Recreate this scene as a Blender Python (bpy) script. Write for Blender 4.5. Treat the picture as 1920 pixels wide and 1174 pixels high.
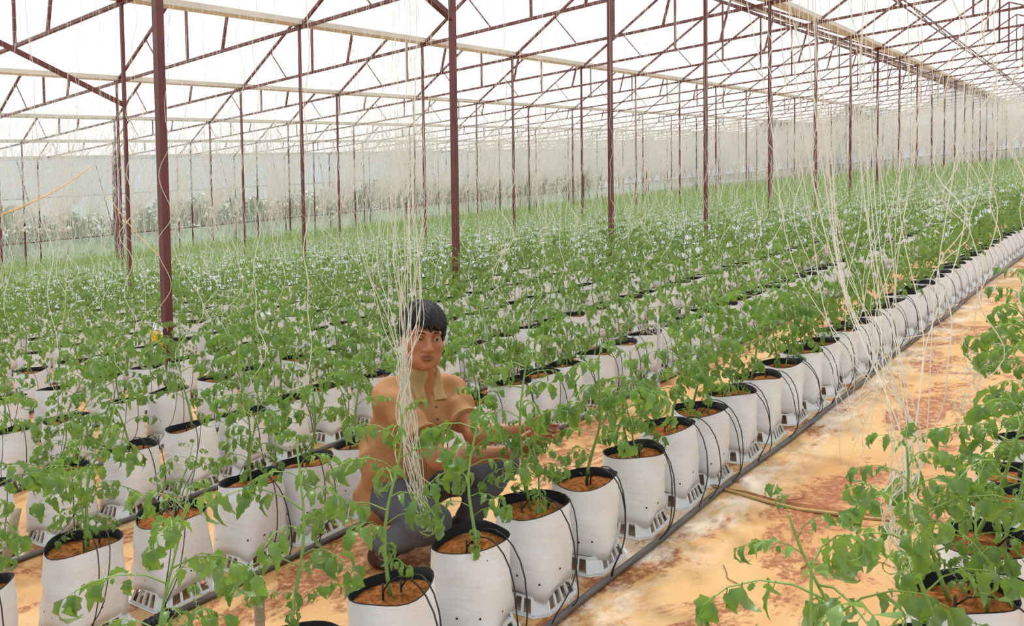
import bpy, math, random
import numpy as np
from mathutils import Vector, Matrix, noise as mnoise

# ------------------------------------------------------------------ set-up
for o in list(bpy.data.objects):
    bpy.data.objects.remove(o)
SC = bpy.context.scene
COL = SC.collection
SCENE_SCALE = 1.115            # whole scene and camera scaled up about world origin to life-size (applied to every top-level object at the end)
CAM_H = 1.3
SLOPE = 0.1307          # the whole site climbs steadily along +Y
rnd = random.Random(7)

# camera
Rm = np.array([[0.80883684, 0.01462176, -0.58785131][i] for i in range(3)])
g_ = np.array([450, 35413, 1500.]); g_ /= np.linalg.norm(g_)
v1_ = np.array([1096, -322, 1500.])
Zc = -g_; Yc = v1_ - v1_.dot(Zc) * Zc; Yc /= np.linalg.norm(Yc); Xc = np.cross(Yc, Zc)
RW = np.array([Xc, Yc, Zc])
cam = bpy.data.cameras.new('camera'); co = bpy.data.objects.new('camera', cam); COL.objects.link(co)
cam.sensor_width = 36; cam.lens = 1500 / 1920 * 36; cam.clip_start = 0.05; cam.clip_end = 500
mw = Matrix.Identity(4)
for i in range(3):
    mw[i][0] = RW[i][0]; mw[i][1] = -RW[i][1]; mw[i][2] = -RW[i][2]
mw[2][3] = CAM_H
co.matrix_world = mw
SC.camera = co

def proj(p):
    c = RW.T @ (np.asarray(p, float) - np.array([0, 0, CAM_H]))
    if c[2] < 0.05: return (-9999, -9999, c[2])
    return (960 + 1500 * c[0] / c[2], 587 + 1500 * c[1] / c[2], c[2])

# world, sun, exposure
W = bpy.data.worlds.new('sky'); SC.world = W; W.use_nodes = True
bg = W.node_tree.nodes['Background']; bg.inputs[0].default_value = (0.80, 0.90, 1.0, 1); bg.inputs[1].default_value = 1.05
sun = bpy.data.lights.new('sun', 'SUN'); sun.energy = 7.5; sun.angle = math.radians(5); sun.color = (1, 0.97, 0.92)
so = bpy.data.objects.new('sun', sun); COL.objects.link(so)
so.rotation_euler = Vector((0.45, -0.30, -1.0)).to_track_quat('-Z', 'Y').to_euler()
SC.view_settings.view_transform = 'Standard'; SC.view_settings.look = 'None'
SC.view_settings.gamma = 1; SC.view_settings.use_curve_mapping = False
SC.view_settings.exposure = -0.20
SC.cycles.max_bounces = 7; SC.cycles.diffuse_bounces = 3; SC.cycles.transparent_max_bounces = 16
SC.cycles.caustics_reflective = False; SC.cycles.caustics_refractive = False

# ------------------------------------------------------------------ materials
def newmat(name):
    m = bpy.data.materials.new(name); m.use_nodes = True
    nt = m.node_tree
    return m, nt, nt.nodes['Principled BSDF'], nt.nodes['Material Output']
def N(nt, t, **kw):
    n = nt.nodes.new(t)
    for k, v in kw.items():
        if k in n.inputs: n.inputs[k].default_value = v
        else: setattr(n, k, v)
    return n
def coords(nt, scale=(1, 1, 1), kind='Object'):
    tc = N(nt, 'ShaderNodeTexCoord'); mp = N(nt, 'ShaderNodeMapping'); mp.inputs['Scale'].default_value = scale
    nt.links.new(tc.outputs[kind], mp.inputs[0]); return mp.outputs[0]
def noise(nt, vec, scale, detail=4, rough=.6, dist=0):
    n = N(nt, 'ShaderNodeTexNoise'); n.inputs['Scale'].default_value = scale; n.inputs['Detail'].default_value = detail
    n.inputs['Roughness'].default_value = rough; n.inputs['Distortion'].default_value = dist
    nt.links.new(vec, n.inputs['Vector']); return n.outputs['Fac']
def ramp(nt, fac, stops):
    r = N(nt, 'ShaderNodeValToRGB'); e = r.color_ramp.elements
    while len(e) < len(stops): e.new(.5)
    for i, (p, c) in enumerate(stops):
        e[i].position = p; e[i].color = tuple(c) + (1,) if len(c) == 3 else c
    nt.links.new(fac, r.inputs[0]); return r.outputs[0]
def mixc(nt, fac, a, b):
    m = N(nt, 'ShaderNodeMix'); m.data_type = 'RGBA'
    for s, v in ((0, fac), (6, a), (7, b)):
        if isinstance(v, (int, float)): m.inputs[s].default_value = v
        elif isinstance(v, tuple): m.inputs[s].default_value = v + (1,)
        else: nt.links.new(v, m.inputs[s])
    return m.outputs[2]
def bump(nt, h, strength, dist=0.01, bsdf=None):
    b = N(nt, 'ShaderNodeBump'); b.inputs['Strength'].default_value = strength; b.inputs['Distance'].default_value = dist
    nt.links.new(h, b.inputs['Height'])
    if bsdf: nt.links.new(b.outputs[0], bsdf.inputs['Normal'])
    return b.outputs[0]
MAT = {}
def simple(name, c1, c2=None, scale=8, rough=.6, bs=0, bscale=30, sss=0, detail=4, spec=.5):
    m, nt, p, out = newmat(name)
    v = coords(nt)
    if c2: nt.links.new(ramp(nt, noise(nt, v, scale, detail), [(.35, c1), (.65, c2)]), p.inputs['Base Color'])
    else: p.inputs['Base Color'].default_value = tuple(c1) + (1,)
    p.inputs['Roughness'].default_value = rough; p.inputs['Specular IOR Level'].default_value = spec
    if bs: bump(nt, noise(nt, v, bscale), bs, .01, p)
    if sss: p.inputs['Subsurface Weight'].default_value = sss; p.inputs['Subsurface Scale'].default_value = .01
    MAT[name] = m; return m
simple('steel', (.105, .022, .018), (.16, .035, .028), 3, .5, .2)
simple('gutter', (.60, .57, .50), (.74, .71, .63), 1.2, .6)
simple('galvanised', (.55, .55, .54), (.7, .7, .68), 5, .4)
simple('lining', (.008, .008, .009), (.016, .016, .018), 10, .6, .5, 20, spec=.2)
simple('coir', (.20, .06, .016), (.46, .18, .05), 60, 1, 1, 90, spec=.1)
simple('stand', (.74, .74, .72), (.80, .80, .79), 8, .45)
simple('pipe', (.075, .068, .065), (.13, .115, .105), 12, .45)
simple('tube', (.012, .012, .013), None, rough=.35)
simple('bamboo', (.30, .22, .13), (.42, .33, .21), 20, .6, .4)
simple('skin', (.41, .15, .066), (.48, .19, .09), 9, .5, .15, 60, sss=.06)
simple('lips', (.27, .085, .055), None, rough=.45)
simple('hair', (.006, .005, .006), (.012, .010, .010), 30, .45, .5, 80, spec=.3)
simple('shirt', (.40, .185, .068), (.45, .215, .082), 6, .8, .12, 130)
simple('collar', (.47, .31, .125), (.52, .35, .15), 40, .85, .3, 150)
simple('trousers', (.075, .075, .088), (.10, .10, .115), 8, .85, .2, 120)
simple('shoe', (.04, .022, .015), None, rough=.5)
simple('eye_white', (.6, .55, .5), None, rough=.2)
simple('iris', (.012, .008, .006), None, rough=.1)
simple('yellow', (.85, .55, .02), (.95, .68, .05), 20, .5)
simple('orange', (.75, .36, .06), None, rough=.7)
simple('soil', (.20, .075, .03), (.34, .15, .07), 25, 1, 1, 40, spec=.1)
simple('hill', (.09, .14, .05), (.16, .22, .09), .3, 1)
simple('strip_green', (.13, .18, .07), (.26, .27, .15), 3, 1)
simple('bark', (.10, .07, .045), None, rough=.9)
simple('button', (.12, .09, .07), None, rough=.3)

def leafmat(name, a, b, tr):
    m, nt, p, out = newmat(name)
    oi = N(nt, 'ShaderNodeObjectInfo'); v = coords(nt)
    f = noise(nt, v, 22, 3)
    ad = N(nt, 'ShaderNodeMath'); ad.operation = 'MULTIPLY_ADD'; ad.inputs[1].default_value = .5; ad.inputs[2].default_value = 0
    nt.links.new(oi.outputs['Random'], ad.inputs[0])
    ad2 = N(nt, 'ShaderNodeMath'); ad2.operation = 'ADD'; nt.links.new(ad.outputs[0], ad2.inputs[0])
    ml = N(nt, 'ShaderNodeMath'); ml.operation = 'MULTIPLY'; ml.inputs[1].default_value = .9; nt.links.new(f, ml.inputs[0]); nt.links.new(ml.outputs[0], ad2.inputs[1])
    c = ramp(nt, ad2.outputs[0], [(.3, a), (.95, b)])
    geo = N(nt, 'ShaderNodeNewGeometry')
    c2 = mixc(nt, geo.outputs['Backfacing'], c, mixc(nt, .35, c, (.34, .45, .22)))
    nt.links.new(c2, p.inputs['Base Color']); p.inputs['Roughness'].default_value = .36; p.inputs['Specular IOR Level'].default_value = .6
    t = N(nt, 'ShaderNodeBsdfTranslucent'); 
    tc = mixc(nt, .5, c, tr); nt.links.new(tc, t.inputs[0])
    mx = N(nt, 'ShaderNodeMixShader'); mx.inputs[0].default_value = .38
    nt.links.new(p.outputs[0], mx.inputs[1]); nt.links.new(t.outputs[0], mx.inputs[2]); nt.links.new(mx.outputs[0], out.inputs[0])
    MAT[name] = m
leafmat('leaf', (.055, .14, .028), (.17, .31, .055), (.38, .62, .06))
leafmat('leaf_far', (.14, .28, .065), (.26, .43, .12), (.38, .62, .12))  # far crop: distance haze put into the colour, lighter than leaf
leafmat('tree_leaf', (.05, .085, .02), (.10, .15, .05), (.10, .18, .03))
simple('stem', (.20, .34, .07), (.27, .42, .10), 10, .55)

def plastic():      # white polythene of the grow bags
    m, nt, p, out = newmat('bag_white'); v = coords(nt)
    dirt = noise(nt, v, 7, 5, .65)
    oi = N(nt, 'ShaderNodeObjectInfo')
    c = ramp(nt, dirt, [(.26, (.70, .66, .62)), (.42, (.82, .82, .83))])
    nt.links.new(c, p.inputs['Base Color']); p.inputs['Roughness'].default_value = .33
    v2 = coords(nt, (1, 1, 3.5))
    bump(nt, noise(nt, v2, 6, 3, .5, .6), .45, .012, p)
    t = N(nt, 'ShaderNodeBsdfTranslucent'); t.inputs[0].default_value = (.8, .75, .68, 1)
    MAT['bag_white'] = m
plastic()
def film(name, col, trans, tcol, dirt=(.9, 1)):   # polythene sheet: mostly diffusing, a little clear
    m, nt, p, out = newmat(name); nt.nodes.remove(p); v = coords(nt)
    f = noise(nt, v, .5, 3)
    c = mixc(nt, f, tuple(x * dirt[0] for x in col), tuple(x * dirt[1] for x in col))
    t = N(nt, 'ShaderNodeBsdfTranslucent'); nt.links.new(c, t.inputs[0])
    d = N(nt, 'ShaderNodeBsdfDiffuse'); nt.links.new(c, d.inputs[0])
    a = N(nt, 'ShaderNodeMixShader'); a.inputs[0].default_value = .28
    nt.links.new(t.outputs[0], a.inputs[1]); nt.links.new(d.outputs[0], a.inputs[2])
    tr = N(nt, 'ShaderNodeBsdfTransparent'); tr.inputs[0].default_value = tcol + (1,)
    b = N(nt, 'ShaderNodeMixShader'); b.inputs[0].default_value = trans
    nt.links.new(a.outputs[0], b.inputs[1]); nt.links.new(tr.outputs[0], b.inputs[2]); nt.links.new(b.outputs[0], out.inputs[0])
    MAT[name] = m
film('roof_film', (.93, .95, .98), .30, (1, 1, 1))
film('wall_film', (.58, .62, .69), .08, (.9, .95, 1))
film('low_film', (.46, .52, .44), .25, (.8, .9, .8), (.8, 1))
film('net', (.55, .55, .46), .60, (.95, .95, .9))
def twine_mat(nm, ca, cb, tf):
    m, nt, p, out = newmat(nm)
    oi = N(nt, 'ShaderNodeObjectInfo')
    nt.links.new(ramp(nt, oi.outputs['Random'], [(0, ca), (1, cb)]), p.inputs['Base Color']); p.inputs['Roughness'].default_value = .6
    t = N(nt, 'ShaderNodeBsdfTranslucent'); t.inputs[0].default_value = (.95, .93, .86, 1)
    mx = N(nt, 'ShaderNodeMixShader'); mx.inputs[0].default_value = tf
    nt.links.new(p.outputs[0], mx.inputs[1]); nt.links.new(t.outputs[0], mx.inputs[2]); nt.links.new(mx.outputs[0], out.inputs[0])
    MAT[nm] = m
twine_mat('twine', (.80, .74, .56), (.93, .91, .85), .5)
twine_mat('twine_lightened', (.93, .91, .87), (.97, .96, .94), .55)  # far twines: whiter base colour offsets the shading that turns them tan
def ground_mat():
    m, nt, p, out = newmat('sheeted_ground'); v = coords(nt)
    big = noise(nt, coords(nt, (1.0, .55, 1)), 1.8, 6, .62, .6)
    tan = ramp(nt, noise(nt, v, 1.5, 10, .66, .3), [(.3, (.50, .225, .065)), (.5, (.62, .345, .125)), (.72, (.69, .47, .23))])
    # dried mud: thready patches
    st = noise(nt, coords(nt, (1, .8, 1)), 2.3, 12, .76, .5)
    mask = ramp(nt, st, [(.505, (0, 0, 0)), (.55, (1, 1, 1))])
    fine = ramp(nt, noise(nt, v, 38, 6, .7), [(.36, (0, 0, 0)), (.52, (1, 1, 1))])
    mm = N(nt, 'ShaderNodeMath'); mm.operation = 'MULTIPLY'; nt.links.new(mask, mm.inputs[0]); nt.links.new(fine, mm.inputs[1])
    c = mixc(nt, mm.outputs[0], tan, (.30, .085, .022))
    # pale clean plastic along the feet of the rows
    sx = N(nt, 'ShaderNodeSeparateXYZ'); tc = N(nt, 'ShaderNodeTexCoord'); nt.links.new(tc.outputs['Object'], sx.inputs[0])
    r = N(nt, 'ShaderNodeMath'); r.operation = 'MULTIPLY_ADD'; r.inputs[1].default_value = -.0626
    nt.links.new(sx.outputs[1], r.inputs[0]); nt.links.new(sx.outputs[0], r.inputs[2])
    def band(c0, w):
        a = N(nt, 'ShaderNodeMath'); a.operation = 'SUBTRACT'; a.inputs[1].default_value = c0; nt.links.new(r.outputs[0], a.inputs[0])
        b = N(nt, 'ShaderNodeMath'); b.operation = 'ABSOLUTE'; nt.links.new(a.outputs[0], b.inputs[0])
        d = N(nt, 'ShaderNodeMapRange'); d.inputs[1].default_value = w; d.inputs[2].default_value = w * .45; d.inputs[3].default_value = 0; d.inputs[4].default_value = 1
        nt.links.new(b.outputs[0], d.inputs[0]); return d.outputs[0]
    bb = N(nt, 'ShaderNodeMath'); bb.operation = 'MAXIMUM'; nt.links.new(band(-1.50, .34), bb.inputs[0]); nt.links.new(band(-.42, .25), bb.inputs[1])
    pn = ramp(nt, noise(nt, coords(nt, (1, .6, 1)), 5, 9, .75, .3), [(.46, (0, 0, 0)), (.58, (.85, .85, .85))])
    b2 = N(nt, 'ShaderNodeMath'); b2.operation = 'MULTIPLY'; nt.links.new(bb.outputs[0], b2.inputs[0]); nt.links.new(pn, b2.inputs[1])
    c = mixc(nt, b2.outputs[0], c, (.78, .68, .56))
    nt.links.new(c, p.inputs['Base Color']); p.inputs['Roughness'].default_value = .6
    bump(nt, noise(nt, coords(nt, (1, .6, 1)), 7, 7, .6, .8), .55, .02, p)
    MAT['ground'] = m
ground_mat()

# ------------------------------------------------------------------ mesh helpers
def mesh(name, V, F, mats, mi=None, smooth=True):
    me = bpy.data.meshes.new(name)
    if isinstance(V, np.ndarray) and isinstance(F, np.ndarray):
        n = F.shape[1]
        me.vertices.add(len(V)); me.vertices.foreach_set('co', V.astype(np.float32).ravel())
        me.loops.add(F.size); me.loops.foreach_set('vertex_index', F.astype(np.int32).ravel())
        me.polygons.add(len(F)); me.polygons.foreach_set('loop_start', np.arange(0, F.size, n, dtype=np.int32))
        try: me.polygons.foreach_set('loop_total', np.full(len(F), n, dtype=np.int32))
        except Exception: pass
        me.update(calc_edges=True)
    else:
        me.from_pydata([tuple(v) for v in V], [], [tuple(f) for f in F]); me.update()
    for m in (mats if isinstance(mats, (list, tuple)) else [mats]): me.materials.append(MAT[m])
    if mi is not None: me.polygons.foreach_set('material_index', np.asarray(mi, dtype=np.int32))
    if smooth: me.polygons.foreach_set('use_smooth', np.ones(len(me.polygons), dtype=bool))
    return me
def link(name, me, parent=None, loc=None, **props):
    o = bpy.data.objects.new(name, me); COL.objects.link(o)
    if parent: o.parent = parent
    if loc is not None: o.location = loc
    for k, v in props.items():
        if v: o[k] = v
    return o
class B:
    """collects shapes for one mesh"""
    def __init__(s): s.V = []; s.F = []; s.M = []
    def add(s, V, F, m=0):
        k = len(s.V); s.V += [tuple(v) for v in V]; s.F += [tuple(i + k for i in f) for f in F]; s.M += [m] * len(F); return s
    def tube(s, pts, r, sides=4, m=0, cap=True, tw=0):
        pts = [Vector(p) for p in pts]; n = len(pts)
        R = [r] * n if isinstance(r, (int, float)) else r
        V = []; F = []
        up = Vector((0, 0, 1)); a = (pts[1] - pts[0]).normalized()
        x = a.cross(up)
        if x.length < .1: x = a.cross(Vector((1, 0, 0)))
        x.normalize()
        for i in range(n):
            t = (pts[min(i + 1, n - 1)] - pts[max(i - 1, 0)])
            if t.length < 1e-9: t = a
            t = t.normalized(); x = (x - t * x.dot(t))
            if x.length < 1e-6: x = t.orthogonal()
            x.normalize(); y = t.cross(x)
            for j in range(sides):
                an = 2 * math.pi * (j + .5) / sides
                V.append(pts[i] + (x * math.cos(an) + y * math.sin(an)) * R[i])
        for i in range(n - 1):
            for j in range(sides):
                F.append((i * sides + j, i * sides + (j + 1) % sides, (i + 1) * sides + (j + 1) % sides, (i + 1) * sides + j))
        if cap: F.append(tuple(range(sides))[::-1]); F.append(tuple((n - 1) * sides + j for j in range(sides)))
        return s.add(V, F, m)
    def bar(s, a, b, w, m=0): return s.tube([a, b], w * .7071, 4, m)
    def box(s, x0, x1, y0, y1, z0, z1, m=0):
        V = [(x, y, z) for z in (z0, z1) for y in (y0, y1) for x in (x0, x1)]
        return s.add(V, [(0, 2, 3, 1), (4, 5, 7, 6), (0, 1, 5, 4), (2, 6, 7, 3), (0, 4, 6, 2), (1, 3, 7, 5)], m)
    def mesh(s, name, mats, smooth=True): return mesh(name, s.V, s.F, mats, s.M, smooth)
    def obj(s, name, mats, parent=None, smooth=True, loc=None, **p): return link(name, s.mesh(name, mats, smooth), parent, loc, **p)
def gz(x, y): return SLOPE * y
def empty(name, loc, **p):
    o = bpy.data.objects.new(name, None); COL.objects.link(o); o.location = loc; o.empty_display_size = .1
    for k, v in p.items():
        if v: o[k] = v
    return o
ORD = ['first', 'second', 'third', 'fourth', 'fifth', 'sixth', 'seventh', 'eighth', 'ninth', 'tenth', 'eleventh', 'twelfth', 'thirteenth',
       'fourteenth', 'fifteenth', 'sixteenth', 'seventeenth', 'eighteenth', 'nineteenth', 'twentieth', 'twenty-first', 'twenty-second', 'twenty-third',
       'twenty-fourth', 'twenty-fifth', 'twenty-sixth', 'twenty-seventh', 'twenty-eighth', 'twenty-ninth', 'thirtieth'] + ['%dth' % i for i in range(31, 200)]
for i in range(30, len(ORD)):
    k = i + 1; ORD[i] = '%d%s' % (k, {1: 'st', 2: 'nd', 3: 'rd'}.get(k % 10 if k % 100 not in (11, 12, 13) else 0, 'th'))

# ------------------------------------------------------------------ structure
H = 4.96; BAY = 6.97; K0, STEP, NK = 3.35, 3.6, 21
YEND = K0 + STEP * (NK - 1)
GX = [8.11, 1.14, -5.83, -12.80, -19.77, -26.74, -33.71, -40.68]
XL = GX[-1]
APU, APH = 3.1, 1.85
# floor
nx, ny = 60, 120
xs = np.linspace(-41.2, 9, nx); ys = np.linspace(-4, YEND + 1, ny)
gx, gy = np.meshgrid(xs, ys, indexing='ij')
Vf = np.stack([gx, gy, gy * SLOPE], -1).reshape(-1, 3)
I = (np.arange(nx - 1)[:, None] * ny + np.arange(ny - 1)[None]).ravel()
link('floor', mesh('floor', Vf, np.stack([I, I + ny, I + ny + 1, I + 1], -1), 'ground', smooth=False), kind='structure')
strip = [(-41.1, -4), (-27.3, -4), (-23.0, YEND - 3), (-23.0, YEND), (-41.1, YEND)]
link('floor_strip', mesh('floor_strip', [(a, b, b * SLOPE + .012) for a, b in strip], [(0, 1, 2, 3, 4)], 'strip_green', smooth=False), kind='structure')  # green strip added over the floor, covering tan that showed past the rows
# land outside
link('floor_outside', mesh('floor_outside', [(-160, -40, -5.4), (-41.1, -40, -5.4), (-41.1, 140, 18.1), (-160, 140, 18.1), (60, YEND + .9, 11.2), (60, 140, 18.1), (-41.1, YEND + .9, 11.2)],
                           [(0, 1, 2, 3), (6, 4, 5, 2)], 'hill', smooth=False), kind='structure')
# ceiling: polythene roof, asymmetric ridge in each bay
B_ = B()
Ya, Yb = K0 - 2 * STEP, YEND
for x in GX[1:] + [GX[0]]:
    n = 23
    for (u0, h0, u1, h1) in ((0, .05, APU, APH + .04), (APU, APH + .04, BAY, .05)):
        V = []; F = []
        for i in range(n):
            y = Ya + (Yb - Ya) * i / (n - 1)
            V += [(x + u0, y, H + .1 + h0 + SLOPE * y), (x + u1, y, H + .1 + h1 + SLOPE * y)]
        F = [(2 * i, 2 * i + 1, 2 * i + 3, 2 * i + 2) for i in range(n - 1)]
        B_.add(V, F)
B_.obj('ceiling', 'roof_film', smooth=False, kind='structure')
# walls
def slanted(x, z0, z1, y0=Ya, y1=Yb, n=40, wob=0):
    V = []; r = random.Random(3)
    for i in range(n + 1):
        y = y0 + (y1 - y0) * i / n; w = wob * r.uniform(-1, 1)
        V += [(x + w, y, z0 + SLOPE * y), (x - w, y, z1 + SLOPE * y)]
    return V, [(2 * i, 2 * i + 1, 2 * i + 3, 2 * i + 2) for i in range(n)]
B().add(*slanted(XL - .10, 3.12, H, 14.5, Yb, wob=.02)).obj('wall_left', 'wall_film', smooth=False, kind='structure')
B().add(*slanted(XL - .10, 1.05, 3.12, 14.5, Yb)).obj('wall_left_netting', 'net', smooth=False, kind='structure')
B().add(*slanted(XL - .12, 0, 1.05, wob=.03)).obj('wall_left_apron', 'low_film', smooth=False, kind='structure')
zb = SLOPE * YEND
wb = B()
wb.add([(XL, YEND + .05, zb), (8, YEND + .05, zb), (8, YEND + .05, zb + 1.3), (XL, YEND + .05, zb + 1.3)], [(0, 1, 2, 3)])
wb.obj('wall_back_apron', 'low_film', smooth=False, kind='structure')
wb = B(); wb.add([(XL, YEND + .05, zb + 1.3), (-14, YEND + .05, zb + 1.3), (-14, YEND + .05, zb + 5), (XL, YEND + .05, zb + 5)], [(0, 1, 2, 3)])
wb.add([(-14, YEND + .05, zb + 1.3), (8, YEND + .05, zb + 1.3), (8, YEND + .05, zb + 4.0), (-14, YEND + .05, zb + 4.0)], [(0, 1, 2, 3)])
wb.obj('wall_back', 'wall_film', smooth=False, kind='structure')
for z, w in ((1.05, .05), (3.12, .03)):
    B().bar((XL, Ya, z + SLOPE * Ya), (XL, Yb, z + SLOPE * Yb), w).obj('trim_1' if z < 2 else 'trim_2', 'steel', smooth=False, kind='structure')
B().bar((XL, Yb, 1.3 + zb), (8, Yb, 1.3 + zb), .05).obj('trim_3', 'steel', smooth=False, kind='structure')

LINE = {1.14: 'gutter right of the path', -5.83: 'big near gutter', -12.80: 'second gutter', -19.77: 'third gutter', -26.74: 'fourth gutter', -33.71: 'fifth gutter', XL: 'left wall eave'}
PR = GX[1:]
# gutters
for x in PR:
    b = B(); pr = [(-.15, .10), (-.13, .0), (.13, .0), (.15, .10), (.13, .10), (.115, .012), (-.115, .012), (-.13, .10)]
    V = []
    for y in (Ya, Yb): V += [(x + a, y, H + .03 + c + SLOPE * y) for a, c in pr]
    k = len(pr); b.add(V, [(i, (i + 1) % k, k + (i + 1) % k, k + i) for i in range(k)] + [tuple(range(k)), tuple(range(2 * k - 1, k - 1, -1))])
    b.obj('roof_gutter', 'gutter', smooth=False, label='cream metal rain channel, the %s, running up the greenhouse' % LINE[x], category='gutter', group='rain gutters between the roof bays')
# posts
post_me = None
def post_mesh(h, w):
    return B().bar((0, 0, -.05), (0, 0, h), w).mesh('steel_post', 'steel', False)
pm = {w: post_mesh(H, w) for w in (.062, .05)}
posts = []
for x in PR:
    c = 0
    for k in range(-1, NK):
        y = K0 + STEP * k + (.10 if (x == -5.83 and k == 0) else 0)
        q = proj((x, y, gz(x, y) + 2)); q0 = proj((x, y, gz(x, y) + H))
        if q[2] < .3 or not (-60 < q[0] < 1990): continue
        w = .062 if x > -12 else .05
        c += 1
        nm = LINE[x]
        if c <= 5: lab = 'maroon steel post under the %s, %s from the near end' % (nm, ORD[c - 1]); grp = 'posts under the ' + nm
        else: lab = 'far maroon post under the %s, beyond its fifth post' % nm; grp = 'far posts under the ' + nm
        o = link('steel_post', pm[w], None, (x, y, gz(x, y)), label=lab, category='post', group=grp)
        if c <= 3 and x > -13:
            B().box(-.06, .06, -.06, .06, H - .012, H).obj('cap_plate', 'steel', o, False)
        posts.append((x, y))
        if x == XL:   # wall rail bracing
            B().bar((0, 0, 1.0), (.0, -.9, H - .1 - .9 * SLOPE), .03).obj('brace', 'steel', o, False)
# trusses
tm = dict(
    bottom_chord=B().bar((0, 0, 0), (BAY, 0, 0), .058).mesh('bottom_chord', 'steel', False),
    left_rafter=B().bar((0, 0, 0), (APU, 0, APH), .055).mesh('left_rafter', 'steel', False),
    right_rafter=B().bar((APU, 0, APH), (BAY, 0, 0.02), .045).mesh('right_rafter', 'steel', False),
    brace=B().bar((1.38, 0, .82), (2.05, 0, 0), .028).mesh('brace', 'steel', False),
    king_post=B().bar((3.1, 0, 0), (3.1, 0, APH), .052).mesh('king_post', 'steel', False),
    web=B().bar((4.42, 0, 0), (4.72, 0, 1.05), .052).mesh('web', 'steel', False))
whole = B()
for a, b2, w in (((0, 0, 0), (BAY, 0, 0), .055), ((0, 0, 0), (APU, 0, APH), .045), ((APU, 0, APH), (BAY, 0, 0.02), .045), ((1.38, 0, .82), (2.05, 0, 0), .025), ((3.1, 0, 0), (3.1, 0, APH), .042), ((4.42, 0, 0), (4.72, 0, 1.05), .042)):
    whole.bar(a, b2, w)
whole_me = whole.mesh('roof_truss', 'steel', False)
BN = {1.14: 'bay right of the near camera path', -5.83: 'bay over the bare path', -12.80: 'bay left of the big near gutter', -19.77: 'third bay from the path', -26.74: 'fourth bay from the path', -33.71: 'fifth bay from the path', XL: 'last bay by the left wall'}
for x in GX[2:]:
    c = 0
    for k in range(NK):
        y = K0 + STEP * k
        vis = any(-100 < proj((x + u, y, gz(0, y) + H + hh))[0] < 2020 and proj((x + u, y, gz(0, y) + H + hh))[1] > -150 and proj((x + u, y, gz(0, y) + H))[2] > 1 for u, hh in ((0, 0), (2, 0), (3.5, 0), (5, 0), (6.9, 0), (1, .5)))
        if not vis: continue
        c += 1; near = proj((x + 3, y, gz(0, y) + H))[2] < 32
        bn = BN[x]
        lab = ('maroon roof truss across the %s, %s nearest' % (bn, ORD[c - 1])) if near or c < 5 else 'distant maroon roof truss across the %s' % bn
        grp = 'roof trusses of the ' + bn if near or c < 5 else 'distant trusses of the ' + bn
        if near:
            r = empty('roof_truss', (x, y, gz(0, y) + H - .02), label=lab, category='truss', group=grp)
            for n_, me in tm.items():
                link(n_.replace('left_', '').replace('right_', ''), me, r)
        else:
            link('roof_truss', whole_me, None, (x, y, gz(0, y) + H - .02), label=lab, category='truss', group=grp)
# longitudinal rails beside the near gutter and in the bay over the path
for dx, z, mt, lab in ((-.30, H - .03, 'steel', 'maroon rail beside the big near gutter, inner of the two'), (-.56, H - .05, 'steel', 'maroon rail beside the big near gutter, outer of the two'),
                   (-.43, H + .0, 'galvanised', 'pale grey pipe lying between the two maroon rails')):
    b = B(); b.bar((-5.83 + dx, Ya, z + SLOPE * Ya), (-5.83 + dx, Yb, z + SLOPE * Yb), .05 if mt == 'steel' else .045)
    b.obj('roof_rail', mt, None, False, label=lab, category='rail', group='rails along the near gutter')
for dx in (0, .16):
    B().bar((-3.86 + dx, Ya, H + .03 + SLOPE * Ya), (-3.86 + dx, Yb, H + .03 + SLOPE * Yb), .032).obj('ridge_rail', 'steel', None, False,
        label='thin maroon rail over the bare path, %s of the pair' % ('left' if dx == 0 else 'right'), category='rail', group='pair of rails over the path')
# knee braces in the first span
for x, nm in ((-5.83, 'big near gutter'), (-12.80, 'second gutter')):
    y = K0 + STEP
    B().bar((x, y, 3.30 + SLOPE * y), (x, y - 3.4, 4.85 + SLOPE * (y - 3.4)), .065).obj('diagonal_brace', 'steel', None, False,
        label='slanting maroon brace down to the second post under the ' + nm, category='brace')

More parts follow.
